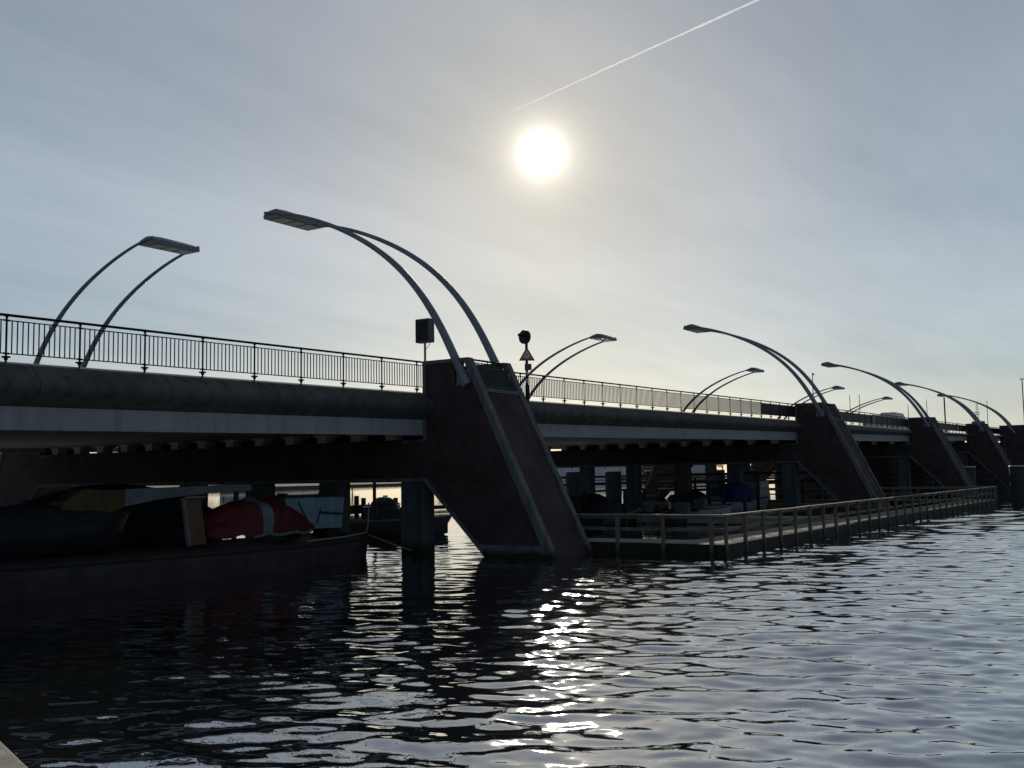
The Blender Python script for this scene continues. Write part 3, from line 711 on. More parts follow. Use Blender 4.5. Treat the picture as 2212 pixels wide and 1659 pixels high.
def make_boat(label, loc, rz, Ln, B, H, hullmat='hull', stripe=None, canopy=None, cabin=None, outboard=True, console=False, cover=None, cat='boat'):
    b = thing('moored_boat', label, cat, loc, 'boats moored under the bridge', rz)
    rings = hull_rings(Ln, B, H)
    g = MB(); g.loft(rings); g.add(rings[0], [tuple(range(9))])
    h = g.build('hull', hullmat, b)
    dk = MB()
    inner = [[(p[0], p[1] * 0.86, p[2] - 0.12) for p in (r[0], r[8])] for r in rings[:-1]]
    dk.loft(inner, smooth=False); dk.build('deck', 'canvas_grey' if hullmat != 'hull' else 'hull', b)
    gw = MB()
    gw.tube([(r[0][0], r[0][1], r[0][2]) for r in rings] , 0.045, 8); gw.tube([(r[8][0], r[8][1], r[8][2]) for r in rings], 0.045, 8)
    gw.tube([rings[0][0], rings[0][8]], 0.045, 8)
    gw.build('gunwale', stripe or 'rubber', b)
    if canopy:
        x0, x1, zt, m = canopy
        c = MB(); rr = []
        for k in range(7):
            t = k / 6; x = lerp(x0, x1, t) * Ln / 2
            top = zt * (0.55 + 0.45 * math.sin(PI * (0.12 + 0.80 * t)))
            hw = B / 2 * (0.92 if x < 0.2 * Ln else 0.7)
            rr.append([(x, -hw, H * 0.98), (x, -hw * 0.93, lerp(H, top, 0.75)), (x, -hw * 0.6, top * 0.97), (x, 0, top), (x, hw * 0.6, top * 0.97), (x, hw * 0.93, lerp(H, top, 0.75)), (x, hw, H * 0.98)])
        c.loft(rr, caps=True); c.build('canopy', m, b)
    if cover:
        c = MB(); rr = []
        for k, r in enumerate(rings[:-1]):
            t = k / (len(rings) - 2); z0 = r[0][2]; bump_ = cover[0] * (0.35 + 0.65 * math.sin(PI * min(1, 0.1 + t)) + 0.12 * math.sin(9 * t))
            rr.append([(r[0][0], r[0][1] * 1.03, z0 - 0.14), (r[0][0], r[0][1] * 1.02, z0 + 0.02), (r[0][0], r[0][1] * 0.55, z0 + bump_ * 0.75), (r[0][0], 0, z0 + bump_), (r[0][0], r[8][1] * 0.55, z0 + bump_ * 0.75), (r[0][0], r[8][1] * 1.02, z0 + 0.02), (r[0][0], r[8][1] * 1.03, z0 - 0.14)])
        c.loft(rr, caps=True); c.build('boat_cover', cover[1], b)
    if cabin:
        x0, x1, zt = cabin
        c = MB(); hw = B * 0.36
        c.prism([(x0 * Ln / 2, H - 0.1), (x1 * Ln / 2, H - 0.1), (x1 * Ln / 2 - 0.25, zt), (x0 * Ln / 2, zt)], -hw, hw, 'y')
        cb = c.build('cabin', 'hull', b, bevel=0.04)
        c = MB(); c.box(x0 * Ln / 2 + 0.15, x1 * Ln / 2 - 0.4, -hw - 0.006, hw + 0.006, lerp(H, zt, 0.5), lerp(H, zt, 0.82)); c.build('window', 'glass', cb)
    if console:
        c = MB(); c.prism([(-0.35, H - 0.12), (0.3, H - 0.12), (0.15, H + 0.55), (-0.2, H + 0.6)], -0.35, 0.35, 'y'); c.build('console', 'canvas_grey', b, bevel=0.03)
    if outboard:
        x = -Ln / 2 - 0.18
        c = MB()
        rr = [[(x + dx * s_x, dy * s_y, z) for dx, dy in ((-.26, -.12), (.16, -.15), (.2, 0), (.16, .15), (-.26, .12), (-.3, 0))] for z, s_x, s_y in ((H - 0.1, .7, .7), (H + 0.05, 1, 1), (H + 0.30, 1, 1), (H + 0.42, .7, .7))]
        c.loft(rr, closed=True, caps=True); c.tube([(x, 0, H), (x - 0.05, 0, -0.3)], [0.09, 0.06], 8)
        c.build('outboard_motor', 'rubber', b)
    return b
make_boat('dark covered boat beside the right border of the nearest pier', (22.6, 7.4, 0), R(20), 6.2, 2.3, 0.75, 'hulldark', cover=(1.15, 'canvas_navy'), outboard=False)
make_boat('low boat under a rounded navy cover, behind the boardwalk cross rail', (21.4, 3.6, 0), R(-4), 4.6, 2.0, 0.62, 'hulldark', stripe='canvas_grey', cover=(0.62, 'canvas_navy'), outboard=False)
make_boat('grey motor boat with a dark outboard seen from behind', (25.5, 3.4, 0), R(35), 5.2, 2.0, 0.6, 'hull', console=True)
make_boat('white open boat with a dark stripe, its windscreen console showing', (28.9, 1.6, 0), R(-15), 5.6, 2.0, 0.62, 'hull', stripe='hulldark', console=True, outboard=False)
make_boat('pale dinghy with a dark outboard between the two mooring poles', (36.0, 5.2, 0), R(40), 4.6, 1.9, 0.6, 'hull', stripe='rubber')
make_boat('small white boat left of the one with the bright blue canopy', (39.3, 4.6, 0), R(150), 4.4, 1.9, 0.72, 'hull', canopy=(0.1, 0.85, 1.25, 'canvas_grey'))
make_boat('white cabin boat with a bright blue canopy', (43.0, 4.3, 0), R(-10), 6.6, 2.3, 0.80, 'hull', stripe='canvas_blue', canopy=(-0.85, 0.12, 2.05, 'canvas_blue'), cabin=(0.28, 0.75, 2.1), outboard=True)
make_boat('dark boat farther back under the bridge, in front of the second pier columns', (33.5, 11.5, 0), R(10), 5.4, 2.1, 0.75, 'hulldark', canopy=(-0.6, 0.3, 1.5, 'canvas_navy'), outboard=False)
make_boat('dark low launch tied up between the navy covered boat and the grey motor boat', (24.8, 1.0, 0), R(12), 4.2, 1.7, 0.55, 'hulldark', stripe='canvas_grey', console=True)
make_boat('small dark boat with a humped cover right of the pale dinghy, near the columns', (40.5, 7.6, 0), R(60), 4.4, 1.8, 0.7, 'hulldark', cover=(0.8, 'canvas_navy'), outboard=False)
make_boat('grey boat with a pale gunwale glimpsed under the sloping edge of the first pier', (10.0, 9.5, 0), R(-60), 5.0, 2.0, 0.7, 'canvas_grey', stripe='chrome', canopy=(-0.5, 0.3, 1.3, 'canvas_grey'), outboard=False)
pole_l = [(20.5, 4.9, 1.9, 'mooring pole closest to the right border of the nearest pier'),
          (19.4, 1.9, 1.95, 'tall mooring pole in front of the navy covered boat'),
          (28.0, 9.2, 1.3, 'short mooring pole between the dark covered boats'),
          (30.4, -0.6, 1.7, 'mooring pole standing before the grey motor boat'),
          (35.6, 3.9, 2.2, 'mooring pole at the stern of the pale dinghy'),
          (41.8, 2.8, 2.6, 'tallest mooring pole, across the bright blue canopy'),
          (37.6, 3.7, 1.9, 'mooring pole beside the small white boat'),
          (51.2, 11.6, 2.3, 'far mooring pole under the middle of the second span')]
pole_l += [(24.4, 8.6, 2.0, 'mooring pole rising behind the dark covered boat'),
           (27.2, 5.6, 1.6, 'leaning mooring pole between the covered boats and the grey motor boat'),
           (31.8, 4.4, 2.1, 'mooring pole behind the white open boat with the dark stripe'),
           (33.4, 7.6, 1.8, 'mooring pole left of the pale dinghy, farther from the boardwalk'),
           (40.2, 8.4, 2.2, 'mooring pole behind the bright blue canopy'),
           (45.6, 6.0, 1.7, 'mooring pole beyond the bow of the blue canopy boat'),
           (47.8, 1.4, 1.9, 'mooring pole on the near edge of the far pontoon')]
for (x, y, h, lab) in pole_l:
    g = MB(); g.tube([(x, y, -1), (x + random.uniform(-0.12, 0.12), y + random.uniform(-0.1, 0.1), h)], [0.13, 0.105], 10); o = g.build('mooring_pole', 'darkwood', None, (x, y, 0)); tag(o, lab, 'mooring pole', 'mooring poles in the boat basin')

# ------------------------------------------------------------------ work barge under the first span
def barge():
    b = thing('work_barge', 'dark flat work barge loaded with gear, lying under the nearest span', 'barge', (-8, 2.6, 0))
    O = (-8, 2.6, 0)
    g = MB()
    st = [(-17.5, 0.9, 0.95), (-15.0, 0.2, 0.82), (-6.0, 0.2, 0.74), (-3.0, 0.5, 0.76), (-1.2, 1.6, 0.84)]
    rings = []
    for x, y, h in st:
        y2 = 5.2 - y
        rings.append([(x, y, h), (x, y, 0.5), (x, y + 0.15, -0.3), (x, y2 - 0.15, -0.3), (x, y2, 0.5), (x, y2, h)])
    g.loft(rings, closed=True, smooth=False, caps=True); g.build('hull', 'barge', b, O)
    g = MB()
    for sgn in (0, 1):
        g.tube([(x, (5.2 - y) if sgn else y, h - 0.06) for x, y, h in st], 0.06, 8)
    g.build('rubbing_rail', 'darkwood', b, O)
barge()
# steel skip
s = thing('steel_skip', 'blue grey steel skip with a flat lid standing on the barge', 'skip', (-3.55, 2.3, 0.8), None, R(-24))
g = MB(); g.prism([(-0.95, 0.3), (0.95, 0.3), (1.06, 1.36), (-1.06, 1.36)], -0.75, 0.75, 'y'); g.build('body', 'box_blue', s, bevel=0.02)
g = MB(); g.box(-1.12, 1.12, -0.82, 0.82, 1.362, 1.43); g.box(-0.95, -0.8, -0.3, 0.3, 1.43, 1.5); g.box(0.5, 0.62, -0.2, 0.2, 1.43, 1.5); g.build('lid', 'darkwood', s)
g = MB(); g.tube([(0.15, -0.80, 0.85), (0.95, -0.80, 0.78)], 0.035, 8); g.tube([(0.2, -0.79, 1.0), (0.05, -0.79, 0.45)], 0.02, 6); g.tube([(-0.6, -0.79, 1.2), (-0.2, -0.79, 0.4)], 0.02, 6); g.build('handle', 'black', s)
g = MB(); g.box(-0.8, -0.5, -0.7, 0.7, 0.0, 0.3); g.box(0.5, 0.8, -0.7, 0.7, 0.0, 0.3); g.build('skid', 'darkwood', s)
# red tarpaulin bundle
t_ = thing('tarpaulin_bundle', 'red tarpaulin with a pale band heaped over cargo on the barge', 'tarpaulin', (-6.25, 2.2, 0.78))
g = MB(); rr = []; band = []
NK = 44
for k in range(NK + 1):
    t = k / NK; x = lerp(-2.2, 2.3, t)
    top = 0.3 + 1.12 * math.sin(PI * (0.06 + 0.86 * t)) ** 0.8 + 0.05 * math.sin(11 * t) + 0.03 * math.sin(37 * t)
    hw = 0.5 + 0.45 * math.sin(PI * (0.1 + 0.8 * t))
    ring = []
    for j in range(33):
        a = PI * j / 32; sag = max(0, 1 - 2 * abs(math.sin(a) - 0.55))
        wv = 1 + 0.055 * math.sin(5 * a + 9 * t) + sag * (0.05 * math.sin(26 * t + 3 * a) + 0.03 * math.sin(61 * t - 5 * a))
        hem = 0.32 - 0.10 * abs(math.sin(13 * t)) if j in (0, 32) else 0.32
        ring.append((x + 0.06 * math.sin(4 * a), -hw * math.cos(a) * wv, hem + (top - 0.32) * math.sin(a) ** 0.8 * wv))
    rr.append(ring)
    if 19 <= k <= 23: band.append([(p[0] * 1.0, p[1] * 1.015, p[2] * 1.01 + 0.02) for p in ring])
g.loft(rr, caps=True); g.build('cover', 'tarp_red', t_)
g = MB(); g.loft(band); g.build('band', 'tarp_edge', t_)
g = MB(); g.tube([(r[0][0], r[0][1] - 0.02, r[0][2]) for r in rr[15::3]], 0.05, 8); g.build('hem', 'tarp_edge', t_)
make_boat('added dark houseboat behind the work barge, blocking the bright gap under the bridge', (-6.2, 8.4, 0), 0.0, 8.6, 2.8, 1.0, 'hulldark', canopy=(-0.98, 0.75, 2.75, 'canvas_navy'), outboard=False)  # dark boat added to block the bright water seen behind the barge
# ochre panel
p_ = thing('cargo_panel', 'ochre board with a pale edge leaning upright on the barge', 'panel', (-9.0, 1.5, 0.85), None, R(12))
g = MB(); g.rbox((0, 0, 0.72), (0.72, 0.07, 1.36), 0, R(-9)); g.build('board', 'ochre', p_)
g = MB(); g.rbox((-0.40, 0, 0.72), (0.09, 0.10, 1.40), 0, R(-9)); g.rbox((0, 0, 1.43), (0.9, 0.09, 0.06), 0, R(-9)); g.build('edge_frame', 'tarp_edge', p_)
# crane boom
c_b = thing('crane_boom', 'long grey boom with a yellow head stretched low over the barge', 'boom', (-10, 2.4, 0.8))
g = MB(); g.loft([[(x, -w_, z - h_), (x, w_, z - h_), (x, w_, z + h_), (x, -w_, z + h_)] for x, z, h_, w_ in ((-0.9, 1.52, 0.24, 0.22), (0.4, 1.62, 0.16, 0.2), (2.2, 1.70, 0.11, 0.16), (3.9, 1.72, 0.10, 0.14))], closed=True, smooth=False, caps=True); g.build('beam', 'tarp_edge', c_b)
g = MB(); g.loft([[(x, -w_, z - h_), (x, w_, z - h_), (x, w_, z + h_), (x, -w_, z + h_)] for x, z, h_, w_ in ((-2.9, 1.05, 0.40, 0.3), (-2.3, 1.3, 0.50, 0.34), (-1.6, 1.42, 0.34, 0.28), (-0.9, 1.5, 0.25, 0.235))], closed=True, smooth=False, caps=True); g.build('head', 'yellow', c_b, bevel=0.03)
g = MB(); g.tube([(-2.4, 0, 1.0), (-2.3, 0, 0.0)], 0.12, 8); g.build('prop', 'barge', c_b)
g = MB(); g.tube([(3.4, 0.0, 1.65), (3.3, 0, 0.0)], 0.08, 8); g.build('prop', 'barge', c_b)
make_boat('small dark workboat stowed crosswise on the left of the barge', (-12.8, 2.6, 0.95), R(4), 4.6, 1.8, 0.75, 'hulldark', cover=(0.5, 'canvas_navy'), outboard=False)
g = MB(); g.tube([(-1.5, 1.3, 1.9), (-1.65, 1.2, 1.2), (-2.1, 0.9, 0.9), (-3.5, 0.55, 0.84), (-5.5, 0.35, 0.82)], 0.025, 6); o = g.build('rope', 'rope', None, (-1.5, 1.3, 0.9)); tag(o, 'slack rope hanging at the right end of the barge', 'rope')
g = MB(); g.tube([(-1.4, 1.5, 0.8), (-0.4, 1.0, 0.35), (0.11, 0.7, 0.14)], 0.02, 6); o = g.build('mooring_line', 'rope', None, (-1.4, 1.5, 0.8)); tag(o, 'mooring line running from the barge to the first pier column', 'rope')

# ------------------------------------------------------------------ signs and masts on the bridge
def signal():
    x, y = 6.85, -0.14; z0 = lipz(x)
    s = thing('signal_post', 'black and white banded signal post with a warning triangle and round signal head', 'signal post', (x, y, z0))
    O = (x, y, z0)
    g = MB(); g.tube([(x, y, z0 - 0.1), (x, y, z0 + 0.62)], 0.085, 12); g.tube([(x, y, z0 + 0.62), (x, y, z0 + 2.4)], 0.06, 12); g.build('post', 'black', s, O)
    for k in range(4):
        g = MB(); z = z0 + 0.45 + 0.30 * k + (0.0 if k else 0.25); g.tube([(x, y, z), (x, y, z + 0.13)], 0.064 if k or True else 0.09, 12); g.build('white_band', 'white', s, O)
    # sign triangle faces the viewer's side along the quay
    nrm = Vector((-0.80, -0.60, 0)); tx = Vector((0.60, -0.80, 0)); zc = z0 + 1.82
    def tri(r, off, th):
        pts = [Vector((x, y, zc)) + nrm * off + tx * (r * math.sin(a)) + Vector((0, 0, r * math.cos(a))) for a in (0, 2 * PI / 3, 4 * PI / 3)]
        return [p for p in pts], [p + nrm * th for p in pts]
    g = MB(); a, b_ = tri(0.39, 0.09, 0.02); g.add(a + b_, [(0, 1, 2), (5, 4, 3), (0, 3, 4, 1), (1, 4, 5, 2), (2, 5, 3, 0)])
    pl = g.build('sign_plate', 'red', s, O)
    g = MB(); a, b_ = tri(0.255, 0.111, 0.004); g.add(a + b_, [(0, 1, 2), (5, 4, 3), (0, 3, 4, 1), (1, 4, 5, 2), (2, 5, 3, 0)])
    fc = g.build('sign_face', 'white', pl, O); fc.location = Vector(O)
    g = MB()
    def bit(u0, v0, w_, h_, rot=0):
        c = Vector((x, y, zc)) + nrm * 0.119 + tx * u0 + Vector((0, 0, v0))
        ax = tx * math.cos(rot) + Vector((0, 0, 1)) * math.sin(rot); az = Vector((0, 0, 1)) * math.cos(rot) - tx * math.sin(rot)
        g.obox(c, ax, nrm, az, w_ / 2, 0.003, h_ / 2)
    bit(-0.125, -0.085, 0.055, 0.07); bit(0.125, -0.085, 0.055, 0.07); bit(-0.02, 0.045, 0.15, 0.028, R(48)); bit(0.0, -0.105, 0.16, 0.014)
    g.build('sign_symbol', 'black', pl, O)
    g = MB(); g.obox((x - 0.06, y - 0.1, z0 + 1.36), tx, nrm, (0, 0, 1), 0.14, 0.05, 0.13); g.build('small_box', 'canvas_grey', s, O)
    # round signal head turned to the road, visor on its left
    n2 = Vector((-0.977, 0.215, 0)).normalized(); hc = Vector((x - 0.12, y, z0 + 2.62))
    g = MB(); g.tube([hc - n2 * 0.07, hc + n2 * 0.07], [0.29, 0.29], 28); g.tube([hc - n2 * 0.15, hc - n2 * 0.07], [0.14, 0.26], 20); g.tube([hc + n2 * 0.07, hc + n2 * 0.075], [0.26, 0.26], 28)
    hd = g.build('signal_head', 'black', s, O)
    g = MB(); g.tube([hc + n2 * 0.06 + Vector((0, 0, 0.1)), hc + n2 * 0.34 + Vector((0, 0, 0.06))], [0.085, 0.075], 14); g.build('visor', 'black', hd, O)
    for ch in list(pl.children) + list(hd.children): ch.location = (0, 0, 0)
    return s
# children of parts keep world placement through zero offset (their parents carry the origin)
def fix_children(root):
    for ch in root.children:
        for gch in ch.children: gch.location = (0, 0, 0)
        ch.location = (0, 0, 0)
sg = signal(); fix_children(sg)

# every other Empty root carries its location and the parts were built around the same origin
for ob in list(COL.objects):
    if ob.type == 'EMPTY' and ob.parent is None:
        for ch in ob.children:
            if ch.location != Vector((0, 0, 0)) and ob['category'] != 'street lamp':
                ch.location = (0, 0, 0)

def box_sign():
    x, y = 1.3, 0.9; z0 = lipz(x)
    s = thing('box_sign', 'square box sign on a slim pole behind the nearest pier coping', 'sign', (x, y, z0), None, R(0))
    g = MB(); g.tube([(0, 0, 0), (0, 0, 2.05)], 0.045, 10); g.build('pole', 'lamp', s)
    g = MB(); g.rbox((0, 0, 2.45), (0.34, 0.66, 0.90), 0); cs = g.build('case', 'concrete', s, bevel=0.02)
    g = MB(); g.box(-0.176, -0.168, -0.29, 0.29, 2.05, 2.85); g.build('screen', 'black', cs)
    g = MB(); g.tube([(0, 0, 1.7), (0.1, -0.12, 1.9), (0.1, -0.2, 2.04)], 0.012, 6); g.tube([(-0.1, 0, 2.02), (0.1, 0, 2.02)], 0.03, 8); g.build('bracket', 'black', s)
box_sign()
def mast(x, y, h, label, cam_=False, cross=False, r=0.05, z0=None, arm=False):
    z0 = lipz(x) if z0 is None else z0
    m = thing('mast', label, 'mast', (x, y, z0), 'slim masts on the bridge')
    g = MB(); g.tube([(0, 0, -0.2), (0, 0, h)], [r, r * 0.7], 8); g.build('pole', 'black' if not cam_ else 'lamp', m)
    if cam_:
        g = MB(); g.rbox((0, -0.1, h + 0.06), (0.16, 0.4, 0.18), 0.6, 0.5); g.build('camera', 'black', m)
        g = MB(); g.tube([(-0.5, 0, h - 1.6), (0, 0, h - 1.2), (0.5, 0, h - 1.6)], 0.02, 6); g.build('antenna', 'lamp', m)
    if cross:
        g = MB(); g.rbox((0, 0, h + 0.1), (0.5, 0.9, 0.2), 0.5); g.build('floodlight', 'black', m)
    if arm:
        g = MB(); g.tube([(0, 0, 1.4), (-1.5, 0.8, 1.4), (-1.5, 0.8, 2.0)], 0.025, 6); g.build('arm', 'lamp', m)
    return m
mast(118.9, 22.0, 9.4, 'mast with a small camera on top behind the second pier lamp', True, r=0.09)
mast(118.0, 21.0, 4.0, 'short mast with a bent side arm behind the second pier', arm=True, r=0.06)
mast(138.0, 22.0, 7.2, 'bare dark mast under the far lamp head right of the second pier', r=0.07)
mast(143.7, 22.0, 7.6, 'bare dark mast at the left of the white vehicles', r=0.07)
mast(132.4, 12.0, 5.0, 'bare dark mast just left of the third pier', r=0.06)
mast(145.6, 12.0, 6.3, 'thin mast between the two poles of the third pier lamp', r=0.06)
mast(204.5, 12.0, 8.6, 'slim dark mast between the fourth pier and the abutment', r=0.08, z0=8.0)
mast(261.0, 12.0, 17.0, 'tall floodlight mast at the right edge of the picture', cross=True, r=0.16, z0=8.0)
def signal_mast(x, y, h, label, zb):
    m = thing('signal_mast', label, 'signal mast', (x, y, lipz(x)), 'traffic signals on the far bridge')
    g = MB(); g.tube([(0, 0, 0), (0, 0, h)], 0.12, 8); g.build('pole', 'black', m)
    for z, mt in zb:
        g = MB(); g.rbox((0, 0, z), (0.35, 0.75, 0.7), 0.4); g.build('signal_box', mt, m)
signal_mast(160.0, 12.0, 7.2, 'tall striped mast with two boxes between the third and fourth pier', ((2.1, 'red'), (1.2, 'white')))
signal_mast(149.8, 12.0, 3.3, 'low traffic signal right of the third pier lamp', ((3.2, 'black'),))
cb = thing('control_cabinet', 'pale cabinet with a lattice aerial above the fourth pier', 'cabinet', (193.0, 12.0, 9.6))
g = MB(); g.box(-0.8, 0.8, -1.1, 1.1, 0, 2.4); g.build('case', 'canvas_grey', cb)
g = MB()
for dx, dy in ((0, 0), (0.3, 0), (0, 0.4)): g.tube([(dx, dy, 2.4), (dx * 0.5, dy * 0.5, 6.2)], 0.04, 6)
g.rbox((0, 0.2, 4.2), (0.6, 0.9, 0.12)); g.rbox((0, 0.2, 3.8), (0.6, 0.9, 0.12)); g.build('aerial', 'lamp', cb)
for x, lab in ((63.0, 'small pale notice plate on the railing band below the vehicles'), (101.5, 'pale notice plate on the railing left of the fourth pier')):
    g = MB(); z = lipz(x); g.box(x, x + 1.1, -0.075, -0.045, z + 0.25, z + 1.03); o = g.build('notice_plate', 'tarp_edge', None, (x, -0.06, z)); tag(o, lab, 'notice plate', 'plates on the bridge railings')

# ------------------------------------------------------------------ vehicles on the third span
def vehicle(kind, loc, rz, label, prof, glassprof, wid, paint):
    v = thing(kind, label, kind.replace('_', ' '), loc, None, rz)
    g = MB(); rings = []
    for yy, sc_ in ((-wid / 2, 0.96), (-wid / 2 + 0.12, 1.0), (wid / 2 - 0.12, 1.0), (wid / 2, 0.96)):
        rings.append([(p[0] * (0.985 if sc_ < 1 else 1), yy * (0.86 if p[1] > 1.3 else 1), p[1] * sc_) for p in prof])
    g.loft(rings, closed=True, smooth=False, caps=True); g.build('body', paint, v, bevel=0.05)
    g = MB()
    for sgn in (-1, 1):
        for q in glassprof:
            g.prism(q, *sorted((sgn * wid / 2 * 0.80, sgn * (wid / 2 * 0.90))), 'y')
    g.build('side_window', 'glass', v)
    L2 = max(p[0] for p in prof)
    for xw in (-L2 * 0.62, L2 * 0.64):
        for sgn in (-1, 1):
            g = MB(); g.tube([(xw, sgn * (wid / 2 - 0.24), 0.33), (xw, sgn * (wid / 2 + 0.01), 0.33)], 0.33, 18); w_ = g.build('wheel', 'rubber', v)
            g = MB(); g.tube([(xw, sgn * (wid / 2 + 0.0), 0.33), (xw, sgn * (wid / 2 + 0.02), 0.33)], 0.19, 12); g.build('rim', 'chrome', w_)
    return v
zr_ = lipz(98) - 0.11
vehicle('van', (99.3, 6.5, zr_ + 0.5), 0.0, 'white delivery van on the bridge, its cab facing right',
        [(-2.9, 0.3), (2.9, 0.3), (3.0, 0.9), (2.75, 1.15), (1.75, 1.95), (1.2, 2.15), (-2.8, 2.15), (-2.95, 1.2)],
        [[(0.9, 1.2), (2.2, 1.2), (1.55, 1.85), (0.9, 1.85)]], 2.0, 'white')
vehicle('car', (90.6, 6.5, zr_ + 0.35), 0.0, 'pale rounded car on the bridge following the white van',
        [(-2.2, 0.3), (2.2, 0.3), (2.3, 0.8), (1.3, 1.05), (0.6, 1.6), (-0.2, 1.75), (-1.5, 1.65), (-2.2, 1.1)],
        [[(0.0, 1.1), (1.0, 1.1), (0.5, 1.55), (0.0, 1.6)], [(-1.4, 1.1), (-0.1, 1.1), (-0.1, 1.6), (-1.1, 1.55)]], 1.8, 'white')

# ------------------------------------------------------------------ fender piles and dolphins
def pile(x, y, zt, r, label, group, name='fender_pile'):
    p = thing(name, label, 'pile', (x, y, 0), group)
    g = MB(); g.tube([(0, 0, -2), (0, 0, zt - 0.08)], r, 24); g.build('shaft', 'steel', p)
    g = MB(); g.tube([(0, 0, zt - 0.08), (0, 0, zt)], [r * 1.04, r * 0.98], 24); g.build('cap', 'white', p)
    return p
for k, (x, lab) in enumerate(((59.9, 'steel fender pile with a white cap, leftmost beyond the bridge, by the nearest pier border'),
                 (68.1, 'white capped fender pile standing in the gap between two columns of the second pier'),
                 (77.6, 'white capped fender pile seen behind thin dark uprights beyond the bridge'),
                 (86.5, 'white capped fender pile right of the ones behind the dark uprights'),
                 (97.0, 'white capped fender pile beside the far sloping brick fin'),
                 (108.0, 'white capped fender pile left of the two in the right gap'),
                 (121.0, 'white capped fender pile second from the right beyond the bridge'),
                 (127.0, 'white capped fender pile rightmost beyond the bridge'))):
    pile(x, 28.0, 3.15, 0.85, lab, 'fender piles beyond the bridge')
def timbers(label, x0, x1, y, zs, th=0.22):
    t = thing('fender_timbers', label, 'fender', (x0, y, 0))
    for z0, z1 in zs:
        g = MB(); g.box(0, x1 - x0, -th / 2, th / 2, z0, z1); g.build('timber', 'steel', t)
    return t
timbers('horizontal fender timbers fixed along the white capped piles beyond the bridge', 57.0, 132.0, 29.1, ((2.42, 2.66), (1.66, 1.98), (0.95, 1.2)))
t2 = thing('fender_timbers', 'horizontal fender timbers in front of the fourth pier', 'fender', (100.0, -6.2, 0))
for z0, z1 in ((2.02, 2.4), (1.38, 1.62), (0.55, 0.95), (0.05, 0.3)):
    g = MB(); g.box(-0.12, 0.12, 0, 14.0, z0, z1); g.build('timber', 'steel', t2)
t3 = thing('fender_timbers', 'horizontal fender timbers behind the columns of the third pier', 'fender', (66.0, 4.0, 0))
for z0, z1 in ((2.5, 2.75), (1.75, 2.0), (1.0, 1.25)):
    g = MB(); g.box(-0.12, 0.12, -3.0, 18.0, z0, z1); g.build('timber', 'darkwood', t3)
pile(73.4, -9.95, 2.95, 0.72, 'thick dolphin pile with a pale rim cut by the right edge of the picture', 'steel dolphins in the channel', 'dolphin')
pile(90.0, -2.95, 2.97, 0.78, 'dolphin pile with a pale rim beside the buttress of the third pier', 'steel dolphins in the channel', 'dolphin')
# jetty beyond the bridge with its posts
jt = thing('jetty', 'dark low jetty beyond the bridge seen between two columns of the nearest pier', 'jetty', (30.0, 31.0, 0))
g = MB(); g.box(-14.0, 14.0, -0.7, 0.7, 0.1, 0.42); g.box(-1.0, 3.2, -0.5, 0.5, 0.42, 0.75); g.build('deck', 'darkwood', jt)
for dx, h in ((1.3, 1.45), (2.1, 1.27), (2.8, 0.75), (4.7, 1.4), (6.0, 1.18), (-3.5, 1.2), (-6.0, 1.35), (-9.0, 1.1)):
    g = MB(); g.tube([(dx, 0, -1), (dx, 0, h)], 0.19, 10); g.build('post', 'darkwood', jt)
for x, y, lab in ((29.9, 28.0, 'thin tall pole rising from the jetty up past the lintel'), (19.0, 28.0, 'thin tall pole left along the jetty beyond the bridge')):
    g = MB(); g.tube([(x, y, -1), (x, y, 4.5)], 0.13, 8); o = g.build('tall_pole', 'darkwood', None, (x, y, 0)); tag(o, lab, 'pole', 'tall poles on the jetty')
make_boat('small dark boat lying at the jetty beyond the bridge', (32.5, 29.2, 0), R(10), 4.2, 1.7, 0.6, 'hulldark', canopy=(-0.4, 0.3, 1.35, 'canvas_navy'), outboard=False)

# ------------------------------------------------------------------ quay, far bank, buildings, trees
g = MB()
g.prism([(-35.9, -43.3), (-16.0, 10.0), (-90, 40), (-90, -70), (-45.8, -70)], -1.5, 1.02, 'z'); o = g.build('quay_wall', 'quay', None, (-27, -20, 0)); tag(o, kind='structure')
k_ = thing('quay_coping', 'stone coping along the quay edge at the bottom left corner', 'coping', (-26.5, -20, 1.02))
A_, B_ = Vector((-34.35, -39.3, 0)), Vector((-18.4, 3.5, 0)); d_ = (B_ - A_); ln = d_.length; d_.normalize(); nrm_ = Vector((-d_.y, d_.x, 0))
q = 0.0; kk = 0
while q < ln - 1.5:
    g = MB(); c = A_ + d_ * (q + 0.74) + nrm_ * 0.33 + Vector((0, 0, 1.12)); g.obox(c, d_, nrm_, (0, 0, 1), 0.737, 0.36, 0.10)
    o = g.build('coping_stone', 'quay', k_, (-26.5, -20, 1.02), bevel=0.015); o.location = (0, 0, 0); q += 1.5
g = MB(); NN = 60; rings = []
for k in range(NN + 1):
    x = lerp(-420, 1500, k / NN); yb = 215 + 0.0 * x + (22 * math.sin(k * 0.31)) + (0 if x > 120 else 40 * min(1, (120 - x) / 160))
    rings.append([(x, yb, -1), (x, yb + 0.5, 0.9), (x, yb + 14, 1.3 + 0.3 * math.sin(k)), (x, yb + 700, 1.8), (x, yb + 701, -1)])
g.loft(rings, closed=True, smooth=False, caps=True); o = g.build('terrain', 'bank'); tag(o, kind='structure')
